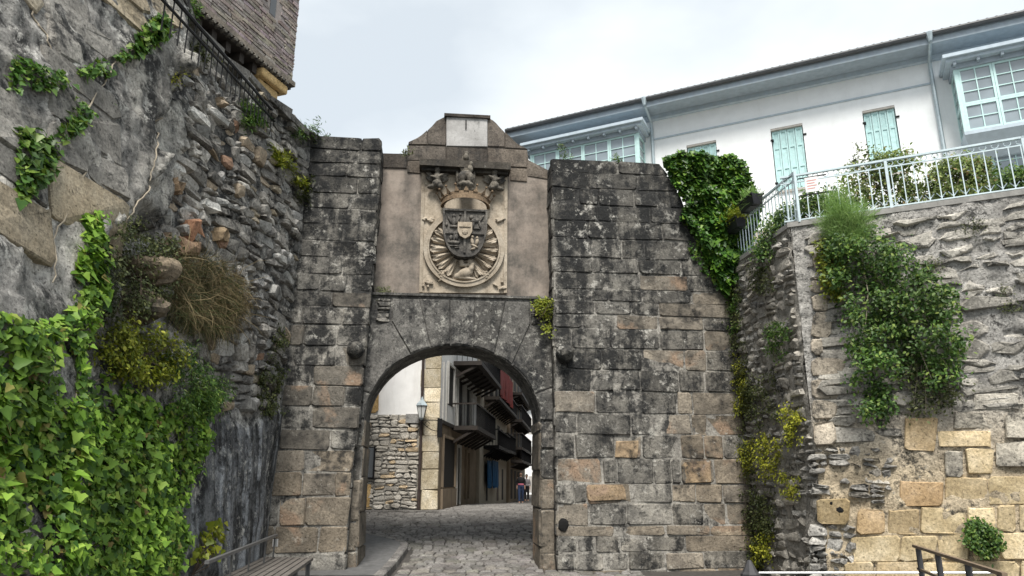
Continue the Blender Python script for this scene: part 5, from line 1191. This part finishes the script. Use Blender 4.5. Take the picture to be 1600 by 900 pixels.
def leaves(name, tmpl, P, N, T, size, mat, parent):
    X, Y, Z = basis(N, T); lv, lf = tmpl; s = np.asarray(size)[:, None, None]
    V = P[:, None]+s*(lv[None, :, 0:1]*X[:, None]+lv[None, :, 1:2]*Y[:, None]+lv[None, :, 2:3]*Z[:, None])
    F = lf[None]+(np.arange(len(P))*len(lv))[:, None, None]; V = V.reshape(-1, 3); c = P.mean(0)
    me = fast_mesh(name, V-c, F.reshape(-1, 3)); me.materials.append(mat); return link(name, me, c, parent, kind='stuff')
def leaf_parts(tmpl, P, N, T, size, mat, parent):
    X, Y, Z = basis(N, T); me = fast_mesh('leaf', tmpl[0], tmpl[1]); me.materials.append(mat)
    for i in range(len(P)):
        o = link('leaf', me, P[i], parent); R = Matrix(np.stack([X[i], Y[i], Z[i]], 1).tolist()); o.rotation_euler = R.to_euler(); o.scale = (float(size[i]),)*3
G3 = lambda n, s=1.: rng.normal(0, s, (n, 3))
M_IVY = leaf_mat('ivy_leaf', [(0., (.028, .085, .012)), (.3, (.10, .20, .022)), (.7, (.20, .36, .04)), (.95, (.31, .46, .07)), (1., (.30, .22, .08))], .35, .55)
M_IVYD = leaf_mat('dark_ivy_leaf', [(0., (.02, .06, .012)), (.5, (.055, .14, .02)), (.85, (.12, .25, .03)), (1., (.22, .34, .05))], .25, .4)
M_IVYU = leaf_mat('sparse_ivy_leaf', [(0., (.04, .10, .018)), (.6, (.09, .20, .028)), (1., (.22, .32, .05))], .3, .45)
M_LIME = leaf_mat('lime_foliage', [(0., (.10, .14, .015)), (.5, (.21, .25, .02)), (1., (.33, .34, .04))], .3, .5)
M_OLIV = leaf_mat('olive_foliage', [(0., (.03, .042, .014)), (.5, (.065, .085, .025)), (1., (.12, .13, .045))], .25, .6)
M_GREEN = leaf_mat('mid_green_foliage', [(0., (.025, .065, .014)), (.5, (.065, .14, .024)), (.85, (.13, .22, .04)), (1., (.24, .31, .07))], .3, .5)
M_FERN = leaf_mat('feathery_green', [(0., (.11, .21, .05)), (.6, (.19, .32, .08)), (1., (.28, .40, .12))], .35, .6)
M_DRY = leaf_mat('dry_grass', [(0., (.10, .075, .035)), (.5, (.22, .17, .085)), (1., (.34, .27, .15))], .2, .8)
M_MOSS = leaf_mat('moss', [(0., (.13, .16, .015)), (.5, (.27, .29, .025)), (1., (.42, .41, .045))], .2, .8)
M_HEDGE = leaf_mat('hedge_foliage', [(0., (.05, .085, .02)), (.6, (.17, .24, .055)), (.9, (.28, .34, .10)), (1., (.28, .19, .08))], .3, .55)
M_STEM = plain('woody_stem', (.075, .055, .04), .85, .3, 12, bump=.3)
M_TWIG = plain('bare_pale_twig', (.30, .26, .20), .85, .25, 12, bump=.2)
def polyS(S, pts): return [np.array(S.pix(*p)) for p in pts]
def samp(poly, n):
    poly = np.array(poly); lo, hi = poly.min(0), poly.max(0); out = []; k = 0
    while k < n:
        q = lo+rng.random((max(64, 2*n), 2))*(hi-lo); q = q[inpoly(q, poly)]; out.append(q); k += len(q)
        if len(q) == 0: break
    return np.concatenate(out)[:n]
def surf_pts(S, uv, w):
    if S is L:
        k = (uv[:, 1]/ZT)[:, None]; b = B0[None]+uv[:, :1]*DB; e = T0[None]+uv[:, :1]*DT; P = b+(e-b)*k; P[:, 2] = uv[:, 1]
        n = np.array([L.nrm(5, 3)]); w = w+ldisp(uv[:, 0], uv[:, 1]); return P+n*w[:, None], np.repeat(n, len(uv), 0)
    P = S.O[None]+uv[:, :1]*S.U+uv[:, 1:2]*S.V+w[:, None]*S.N; return P, np.repeat(S.N[None], len(uv), 0)
def plant(name, label, cat, S, pts, n, wr, tmpl, size, mat, root=None, clumps=None, spread=.12, up=.45, droop=.6, stems=6, group=None, smat=None, stemr=.008):
    """foliage filling an outlined patch of a wall: leaf clumps at varied depth, with stems from the root"""
    poly = polyS(S, pts); nc = clumps or max(6, n//45); cuv = samp(poly, nc); cw = wr[0]+(wr[1]-wr[0])*rng.random(nc)**1.3
    r0 = np.array(S.pix(*root)) if root else np.array(poly).mean(0); rp, _ = surf_pts(S, r0[None], np.array([0.]))
    t = thing(name, rp[0], label, cat, group); i = rng.integers(0, nc, n); uv = cuv[i]+rng.normal(0, spread, (n, 2)); w = np.maximum(cw[i]+rng.normal(0, spread*.7, n), wr[0]*.5+.005)
    P, Nn = surf_pts(S, uv, w); Nv = Nn*.8+np.array([0, 0, up])+G3(n, .45); T = np.array([0, 0, -droop])+G3(n, .6)
    leaves('foliage', tmpl, P, Nv, T, size*(.55+.9*rng.random(n)), mat, t)
    for k in range(stems):
        c = cuv[k % nc]; q, _ = surf_pts(S, np.array([r0, (r0+c)/2+rng.normal(0, .05, 2), c]), np.array([0., cw[k % nc]*.8+.03, cw[k % nc]])); mb = MB(); mb.tube(q, stemr, 5, stemr*.35); mb.build('stem', smat or M_STEM, t)
    return t
# ---------------- the great ivy on the bastion
def ivy_on_L(label, pts, dens, mat, size, gap, nparts, seed, wmax, stems):
    poly = polyS(L, pts); pa = np.array(poly); area = np.ptp(pa[:, 0])*np.ptp(pa[:, 1]); uv = samp(poly, int(dens*area))
    nz = fbm(np.stack([uv[:, 0]*1.6, uv[:, 1]*1.6, 0*uv[:, 0]+seed], 1), 3, seed); nz = nz+.22*(uv[:, 1] < 2.1); uv = uv[nz > gap]; n = len(uv)
    w = .02+np.abs(rng.normal(0, wmax, n)); P, Nn = surf_pts(L, uv, w); s = size*(.45+1.15*rng.random(n)**1.4)*(.85+.3*(nz[nz > gap] > .1))
    tw = unit(CAM[None]-P); Nv = Nn*.75+np.array([.1, -.25, .5])+G3(n, .45); T = np.array([0, 0, -1.])+G3(n, .5)
    rp = P[np.argmin(P[:, 2])]; t = thing('ivy', rp, label, 'ivy')
    px = proj(P); inv = (px[:, 0] > -10) & (px[:, 0] < 1610) & (px[:, 1] < 910); dist = np.linalg.norm(P-CAM, axis=1); score = np.where(inv, s/dist, 0)+w*.02; o = np.argsort(-score)
    a, b = o[:nparts], o[nparts:]
    if nparts: leaf_parts(IVY, P[a], Nv[a], T[a], s[a], mat, t)
    leaves('foliage', IVY, P[b], Nv[b], T[b], s[b], mat, t)
    for sp in stems:
        q = np.array([L.pix(*p) for p in sp]); f = np.linspace(0, len(q)-1, len(q)*5); uu = np.interp(f, range(len(q)), q[:, 0])+rng.normal(0, .012, len(f)); vv = np.interp(f, range(len(q)), q[:, 1])
        P2, _ = surf_pts(L, np.stack([uu, vv], 1), np.full(len(f), .02)); mb = MB(); mb.tube(P2, .011, 5, .006); mb.build('stem', M_TWIG, t)
    return t
ivy_on_L('broad mass of bright green ivy covering the foot of the bastion', [(-260, 480), (12, 512), (58, 490), (66, 430), (78, 345), (98, 335), (112, 380), (108, 430), (128, 490), (135, 545), (170, 575), (205, 612), (248, 640), (292, 612), (328, 610), (336, 650), (316, 700), (292, 748), (280, 800), (285, 840), (262, 912), (-260, 912)],
         600, M_IVY, .066, -.15, 290, 3, .05, [[(60, 900), (90, 760), (60, 640), (100, 480)], [(160, 900), (170, 760), (230, 640)], [(20, 880), (60, 850), (52, 780)], [(250, 900), (245, 770), (300, 640)], [(80, 640), (180, 580)]])
ivy_on_L('thin strand of yellow-green ivy creeping across the upper bastion render', [(-40, 95), (20, 120), (60, 118), (110, 98), (150, 85), (178, 48), (205, 26), (222, 42), (208, 70), (170, 92), (128, 118), (112, 130), (122, 172), (100, 185), (70, 205), (42, 232), (34, 268), (18, 292), (-40, 330), (-40, 205), (22, 212), (66, 172), (52, 150), (-40, 150)],
         190, M_IVYU, .07, -.30, 60, 9, .035, [[(-10, 300), (40, 230), (90, 170), (130, 110), (210, 40)], [(5, 20), (20, 60), (35, 110)], [(195, 295), (165, 330), (132, 372), (130, 410)], [(85, 260), (60, 320), (35, 380), (25, 450)], [(215, 190), (195, 250), (190, 290)]])
plant('shrub', 'dark olive shrub round the boulder in the bastion cavity', 'shrub', L, [(118, 368), (160, 352), (215, 368), (262, 392), (262, 430), (236, 470), (180, 500), (135, 500), (116, 440)], 5200, (.02, .38), OVAL, .042, M_OLIV, (190, 430), 130, .07, stems=10)
plant('shrub', 'lime yellow shrub bursting from the bastion above the ivy', 'shrub', L, [(132, 520), (172, 505), (215, 522), (248, 545), (246, 592), (200, 600), (160, 585), (138, 560)], 3000, (.05, .34), OVAL, .05, M_LIME, (190, 560), 90, .06, stems=8)
plant('shrub', 'soft green weedy shrub under the dry grass on the bastion', 'shrub', L, [(236, 560), (280, 545), (318, 570), (346, 600), (340, 640), (300, 655), (260, 650), (240, 620)], 3600, (.03, .30), LANCE, .065, M_GREEN, (290, 600), 90, .06, stems=8)
plant('shrub', 'brown green trailing weeds beside the gateway corner on the bastion', 'shrub', L, [(398, 640), (412, 560), (428, 510), (442, 520), (436, 600), (428, 650), (410, 662)], 2200, (.02, .15), OVAL, .05, M_OLIV, (425, 540), 70, .06, stems=6)
plant('sapling', 'yellow-green leafy sprig in front of the streaked wall by the bench', 'plant', L, [(292, 870), (300, 850), (312, 815), (322, 812), (332, 832), (326, 850), (312, 865), (300, 890), (290, 895)], 110, (.05, .2), IVY, .085, M_LIME, (295, 900), 22, .05, stems=8)
for lab, pts, n, mat, tm, sz in (('grassy weeds in a joint high on the bastion', [(288, 75), (310, 68), (325, 92), (320, 108), (296, 100)], 500, M_OLIV, LANCE, .09), ('bushy green weed hanging from the bastion top under the railing', [(372, 168), (392, 160), (408, 172), (410, 195), (390, 205), (376, 190)], 1100, M_GREEN, LANCE, .09),
        ('bright lime weeds trailing beside the gateway top on the bastion', [(420, 222), (432, 232), (452, 255), (470, 285), (480, 300), (462, 292), (440, 268), (422, 240)], 900, M_LIME, LANCE, .10), ('tall thin weeds on the bastion top next to the left pier', [(455, 208), (470, 195), (482, 192), (490, 206), (488, 222), (462, 222)], 420, M_GREEN, LANCE, .09),
        ('sparse weeds by the iron railing on the bastion', [(262, 20), (285, 0), (300, 12), (288, 40), (270, 40)], 420, M_GREEN, LANCE, .10), ('green weeds filling the corner between bastion and left pier', [(462, 278), (478, 270), (490, 285), (486, 315), (470, 330), (462, 310)], 700, M_OLIV, LANCE, .09),
        ('small moss tuft on the bastion render edge', [(232, 130), (242, 128), (248, 148), (236, 152)], 260, M_MOSS, OVAL, .03)):
    plant('weeds', lab, 'weeds', L, pts, n, (.02, .18), tm, sz, mat, None, 18, .06, up=.8, droop=-.5, stems=5, stemr=.005)
def grass(name, label, S, pts, n, ln, mat, spray=.5, drop=.9, wr=(.02, .15), outw=.5, cat='grass'):
    uv = samp(polyS(S, pts), n); P, Nn = surf_pts(S, uv, wr[0]+(wr[1]-wr[0])*rng.random(n)); t = thing(name, P.mean(0), label, cat)
    T = Nn*outw*rng.random((n, 1))+np.array([0, 0, -drop])+G3(n, spray*.5); Nv = Nn+G3(n, .6); leaves('blades', (BLADE[0]*np.array([.38, 1, 1.6]), BLADE[1]), P, Nv, T, ln*(.35+.9*rng.random(n)), mat, t); return t
grass('dry_grass', 'dry straw-coloured grass hanging down the middle of the bastion', L, [(255, 400), (300, 395), (345, 420), (372, 450), (365, 500), (330, 520), (280, 500), (250, 450)], 3200, .5, M_DRY, 1.3, .55, (.02, .25))
grass('grass', 'long green grass mixed among the dry stems on the bastion', L, [(260, 410), (330, 410), (366, 470), (330, 530), (262, 500)], 2600, .42, M_OLIV, 1.2, .3, (.02, .25))
# ---------------- gate plants
GN = Fr(GO+G.N*W_NICHE, G.U)
plant('weeds', 'lime green weeds on the ledge beside the right pier', 'weeds', G, [(832, 470), (848, 462), (864, 470), (862, 520), (850, 525), (846, 490)], 650, (-.25, .0), OVAL, .055, M_LIME, None, 22, .05, stems=5)
plant('weeds', 'dark weeds on the niche ledge by the left pier', 'weeds', GN, [(585, 458), (600, 450), (612, 460), (608, 470), (588, 470)], 300, (.1, .25), LANCE, .06, M_OLIV, None, 12, .05, stems=4)
for lab, pts, n, mat in (('wispy tall weed growing on the right pier top', [(872, 248), (876, 225), (882, 190), (888, 228), (892, 248)], 130, M_GREEN), ('small green tuft in a top joint of the right pier', [(960, 252), (964, 240), (972, 244), (972, 268), (962, 270)], 160, M_GREEN), ('tiny weeds on the pediment foot', [(628, 238), (634, 228), (640, 236), (638, 242)], 90, M_OLIV), ('thin weeds on the left pier coping', [(500, 216), (510, 206), (520, 216)], 70, M_GREEN)):
    plant('weeds', lab, 'weeds', G, pts, n, (-.3, -.05), LANCE, .08, mat, None, 10, .04, up=.8, droop=-.8, stems=4, stemr=.004)
# ---------------- ivy over the gate wall's sloping shoulder
ivp = [(1034, 252), (1058, 243), (1098, 252), (1136, 246), (1148, 270), (1158, 296), (1178, 322), (1172, 362), (1164, 400), (1158, 432), (1136, 444), (1128, 462), (1100, 412), (1082, 370), (1062, 346), (1068, 318), (1046, 284)]
GI = Fr(GO-G.N*.1, G.U); poly = polyS(GI, ivp); n = 9000; uv = samp(poly, n); cen = np.array(poly).mean(0)
nz = fbm(np.stack([uv[:, 0]*2, uv[:, 1]*2, 0*uv[:, 0]], 1), 3, 88); w = .05+.55*np.clip(.5+nz, 0, 1)*rng.random(n)**.6; P, Nn = surf_pts(GI, uv, w)
t = thing('ivy', P[np.argmin(P[:, 2])], 'dense glossy ivy spilling over the sloping shoulder of the gateway wall', 'ivy')
leaves('foliage', IVY, P, Nn*.8+np.array([0, 0, .55])+G3(n, .35), np.array([0, 0, -1.])+G3(n, .4), .115*(.6+.8*rng.random(n)), M_IVYD, t)
for k in range(8): q = samp(poly, 1)[0]; pts_, _ = surf_pts(GI, np.array([poly[11], (poly[11]+q)/2, q]), np.array([.0, .1, .15])); mb = MB(); mb.tube(pts_, .018, 5, .008); mb.build('stem', M_STEM, t)
plant('weeds', 'trailing ivy sprays below the glossy ivy on the gateway wall', 'weeds', G, [(1040, 368), (1075, 372), (1110, 400), (1140, 440), (1150, 470), (1130, 470), (1085, 402)], 300, (.02, .1), IVY, .07, M_IVYU, None, 30, .06, stems=5)
# ---------------- moss and creepers on the return wall
for i, (pts, n, mat, lab) in enumerate((([(1148, 555), (1166, 560), (1176, 600), (1170, 650), (1156, 655), (1150, 600)], 1500, M_MOSS, 'lime moss and stonecrop in the corner beside the gateway wall'),
    ([(1158, 690), (1178, 688), (1188, 720), (1176, 750), (1160, 740)], 900, M_MOSS, 'yellow moss cushion low in the corner of the return wall'), ([(1192, 680), (1220, 672), (1230, 700), (1222, 740), (1200, 748)], 1100, M_MOSS, 'yellow green moss patch in the middle of the return wall'),
    ([(1180, 760), (1215, 770), (1220, 830), (1190, 850), (1176, 800)], 1300, M_OLIV, 'dull olive weeds on the lower return wall'), ([(1182, 838), (1210, 832), (1216, 880), (1190, 892)], 900, M_MOSS, 'bright moss clump at the foot of the return wall'),
    ([(1205, 510), (1235, 505), (1244, 545), (1225, 570), (1208, 550)], 900, M_GREEN, 'green creeper tuft high on the return wall'), ([(1178, 420), (1205, 415), (1215, 450), (1190, 462)], 700, M_OLIV, 'olive weeds below the terrace coping on the return wall'), ([(1140, 470), (1158, 465), (1165, 510), (1150, 520)], 600, M_GREEN, 'round green plant in the corner just below the ivy'),
    ([(1232, 640), (1258, 640), (1262, 690), (1240, 700)], 700, M_MOSS, 'moss streak beside the quoins of the return wall'), ([(1225, 745), (1252, 740), (1258, 770), (1230, 775)], 400, M_MOSS, 'small moss cushion beside the holed corner stone'), ([(1170, 590), (1215, 580), (1225, 660), (1180, 670)], 1300, M_OLIV, 'dark creeping weeds across the return wall'))):
    plant('moss', lab, 'moss', R1, pts, n, (.06, .2), OVAL, .045, mat, None, max(14, n//28), .055, stems=3, stemr=.004)
plant('creeper', 'long strip of creeping olive weeds down the corner beside the gateway wall', 'creeper', R1, [(1140, 450), (1162, 446), (1180, 600), (1190, 750), (1206, 892), (1182, 892), (1164, 740), (1156, 600)], 3600, (.04, .2), OVAL, .045, M_OLIV, None, 130, .06, stems=5, stemr=.005)
# ---------------- plants on the retaining wall
plant('shrub', 'large leafy green shrub hanging down the face of the retaining wall', 'shrub', R2, [(1290, 385), (1330, 375), (1372, 372), (1412, 400), (1450, 420), (1480, 470), (1502, 520), (1496, 580), (1470, 620), (1440, 600), (1412, 560), (1400, 640), (1372, 660), (1345, 640), (1330, 560), (1305, 480)], 10000, (.06, .60), OVAL, .062, M_GREEN, (1345, 395), 150, .085, stems=10, stemr=.010, smat=M_TWIG)
plant('shrub', 'yellow-green young shoots at the left edge of the hanging shrub', 'shrub', R2, [(1274, 380), (1296, 376), (1310, 420), (1316, 470), (1300, 470), (1282, 420)], 900, (.08, .3), OVAL, .06, M_LIME, (1290, 380), 40, .06, stems=6)
plant('shrub', 'thin trailing twigs with sparse leaves below the hanging shrub', 'shrub', R2, [(1405, 560), (1470, 590), (1505, 560), (1500, 620), (1450, 650), (1420, 640)], 900, (.05, .25), OVAL, .05, M_OLIV, (1440, 540), 60, .08, stems=22, smat=M_TWIG, stemr=.006)
plant('shrub', 'compact round dark green cushion plant on the yellow ashlar', 'shrub', R2, [(1512, 825), (1524, 812), (1536, 820), (1552, 830), (1558, 850), (1548, 866), (1530, 862), (1514, 850)], 2400, (.04, .28), OVAL, .045, M_GREEN, (1532, 832), 60, .045, stems=6)
for pts in ([(1440, 410), (1470, 405), (1480, 425), (1450, 432)], [(1495, 350), (1530, 345), (1540, 362), (1505, 370)], [(1556, 445), (1590, 450), (1600, 480), (1570, 490)]):
    plant('moss', {1440: 'moss patch right of the hanging shrub on the rough wall', 1495: 'moss patch just under the terrace coping', 1556: 'moss in the pitted part of the rough wall'}[pts[0][0]], 'moss', R2, pts, 260, (.03, .08), OVAL, .03, M_OLIV, None, 16, .05, stems=2, stemr=.003)
# feathery fennel on the coping
FN = Fr(R2(0, 0, .12), R2.U); uv0 = np.array(FN.pix(1325, 392)); rp = FN(uv0[0], uv0[1], 0.); n = 9000
t = thing('fennel_plant', rp, 'feathery pale green fennel growing from the retaining wall below the railing', 'plant')
tips = samp(polyS(FN, [(1278, 330), (1296, 308), (1325, 304), (1352, 322), (1370, 345), (1362, 385), (1340, 398), (1300, 395), (1284, 365)]), 75)
for k in range(24): q = tips[k]; pts_ = [rp, FN((uv0[0]+q[0])/2, (uv0[1]*.45+q[1]*.55), .1), FN(q[0], q[1], .1+.2*random.random())]; mb = MB(); mb.tube(pts_, .007, 5, .003); mb.build('stem', M_FERN, t)
i = rng.integers(0, 75, n); f = rng.random((n, 1))**.5; base = uv0[None]+(tips[i]-uv0)*f+rng.normal(0, .05, (n, 2)); P, Nn = surf_pts(FN, base, .05+.3*rng.random(n)); dirv = (tips[i]-uv0); T = dirv[:, :1]*FN.U+dirv[:, 1:]*FN.V+G3(n, .35)
leaves('fronds', (BLADE[0]*np.array([.7, 1, 1]), BLADE[1]), P, Nn+G3(n, .8), T, .17*(.5+.8*rng.random(n)), M_FERN, t)
# ---------------- terrace garden behind the railing
for k, (off, pts, n, lab, mat) in enumerate(((.9, [(1300, 330), (1318, 262), (1352, 240), (1400, 236), (1432, 246), (1446, 290), (1446, 325)], 5200, 'olive bushy hedge shrub behind the terrace railing', M_HEDGE), (.9, [(1448, 318), (1452, 258), (1480, 246), (1520, 240), (1556, 252), (1562, 300)], 4600, 'olive hedge shrub with reddish leaves below the glazed bay', M_HEDGE),
        (.6, [(1560, 305), (1566, 270), (1590, 262), (1640, 260), (1640, 300)], 2600, 'dark shrub at the far right of the terrace garden', M_GREEN), (.6, [(1220, 345), (1228, 316), (1262, 300), (1300, 296), (1330, 300), (1330, 345)], 3200, 'low dark shrub behind the railing corner', M_GREEN), (.5, [(1176, 400), (1190, 360), (1215, 330), (1235, 330), (1230, 365), (1196, 398)], 1800, 'dark shrub behind the return of the railing', M_GREEN))):
    plant('garden_shrub', lab, 'shrub', Fr(R2(0, 0, -off), R2.U), pts, n, (-.5, .12), OVAL, .06, mat, None, 120, .085, stems=8, group='shrubs of the terrace garden')
FT = Fr(R2(0, 0, -1.1), R2.U); plant('garden_shrub', 'thin twiggy tall stems above the olive hedge shrub', 'shrub', FT, [(1328, 262), (1332, 226), (1340, 218), (1346, 240), (1344, 262)], 120, (-.1, .1), OVAL, .04, M_OLIV, (1338, 270), 20, .03, stems=8, stemr=.004)
for k, (pt, c, wd) in enumerate(PLS):
    n = 420 if k == 0 else 900; P = c[None]+rng.normal(0, 1, (n, 1))*R1.U*wd*.22+G3(n, .03); t = thing('potted_grass' if k == 0 else 'potted_plant', c, 'spiky pale grass growing in the flower trough' if k == 0 else 'mixed yellow-green plant filling the trough in the ivy', 'plant')
    if k == 0: leaves('blades', BLADE, P, G3(n, 1), np.array([0, 0, .8])+G3(n, .55), .24*(.5+.8*rng.random(n)), M_FERN, t)
    else: leaves('foliage', OVAL, P+np.array([0, 0, .12])+G3(n, .08), G3(n, .6)+np.array([0, 0, .7]), G3(n, 1), .06*(.5+.8*rng.random(n)), M_LIME, t)

# ================================================================== bench against the bastion
M_SLAT = plain('weathered_slat', (.13, .118, .105), .8, .3, 7, bump=.4); M_STEEL = plain('galvanised_steel', (.20, .20, .20), .5, .2, 9, metal=.6, bump=.1)
b0 = at_z(412, 870, .45); b1 = at_z(491, 871, .45); bu = nrm((b1-b0)*A(1, 1, 0)); bd = nrm(A((655-800)/FPX/1.03, 1, 0))
BF = Fr(b0*A(1, 1, 0), bu); bw = float(np.linalg.norm(b1-b0)); BLn = 4.2
bench = thing('slatted_bench', b0*A(1, 1, 0), 'long weathered slatted bench with steel back rail along the bastion', 'bench'); ns = 8
for k in range(ns):
    a = b0+bu*(bw*(k+.06)/ns); e = b0+bu*(bw*(k+.86)/ns); mb = MB()
    q = [a, e, e-bd*BLn, a-bd*BLn]; mb.add([p-A(0, 0, .045) for p in q]+q, [(0, 1, 2, 3), (7, 6, 5, 4)]+[((k2+1) % 4, k2, k2+4, (k2+1) % 4+4) for k2 in range(4)]); mb.build('slat', M_SLAT, bench)
for d_ in (.25, 1.6, 2.95, 4.1):
    for s_ in (.05, .93): p = b0+bu*bw*s_-bd*d_; mb = MB(); mb.bar(p*A(1, 1, 0), p-A(0, 0, .046), .06, .06, (0, 1, 0)); mb.build('leg', M_STEEL, bench)
    mb = MB(); mb.bar(b0+bu*bw*.02-bd*d_-A(0, 0, .07), b0+bu*bw*.98-bd*d_-A(0, 0, .07), .05, .05); mb.build('crossbar', M_STEEL, bench)
r0 = at_z(432, 836, .80); mb = MB(); rdir = nrm(at_z(282, 895, .80)-r0); mb.bar(r0, r0+rdir*4.4, .05, .035); mb.build('back_rail', M_STEEL, bench)
for d_ in (.15, .95, 2.1, 3.2): p = r0+rdir*d_; mb = MB(); mb.bar(p-A(0, 0, .42), p-A(0, 0, .018), .02, .02, (0, 1, 0)); mb.build('back_post', M_STEEL, bench)
mb = MB(); p = r0+rdir*.05-A(0, 0, .06); mb.bar(p, p-A(0, 0, .12), .09, .015, (0, 1, 0)); mb.build('end_plate', plain('pale_plate', (.42, .42, .41), .6, .1), bench)
# ================================================================== handrails on the right
hr = thing('wooden_handrail', at_z(1441, 893, 0.), 'weathered wooden handrail on dark posts before the yellow ashlar', 'handrail')
M_HW = plain('brown_rail_wood', (.17, .125, .085), .75, .25, 8, bump=.3); M_POST = plain('dark_post', (.045, .045, .048), .6, .2)
a = at_z(1428, 853, .95); e = at_z(1570, 898, .95); mb = MB(); mb.bar(a, e, .04, .03); mb.build('top_rail', M_HW, hr)
dl = nrm(e-a); mb = MB(); mb.bar(a+dl*.05-A(0, 0, .24), e-A(0, 0, .24), .03, .025); mb.build('lower_rail', M_HW, hr)
for d_ in (.18, .95, 1.9): p = a+dl*d_; mb = MB(); mb.bar(A(p[0], p[1], 0), p-A(0, 0, .016), .05, .03, (0, 1, 0)); mb.build('post', M_POST, hr)
sr = thing('steel_rail', at_z(1172, 897, 0.), 'thin pale steel barrier rail on a dark pointed post in front of the walls', 'barrier')
a = at_y(1186, 895, 10.5); e = at_y(1562, 895, 9.6); mb = MB(); mb.tube([a, e], .014, 6); mb.build('rail', plain('pale_steel', (.55, .56, .57), .4, .1, metal=.5), sr)
p = at_y(1172, 893, 10.5); mb = MB(); mb.lathe(A(p[0], p[1], 0), [(.13, 0), (.13, p[2]-.03), (.10, p[2]), (.03, p[2]+.14), (.01, p[2]+.15)], 8); mb.build('post', M_POST, sr)
mb = MB(); mb.bar(A(e[0], e[1], 0), e+A(0, 0, .02), .05, .05, (0, 1, 0)); mb.build('post', M_POST, sr)
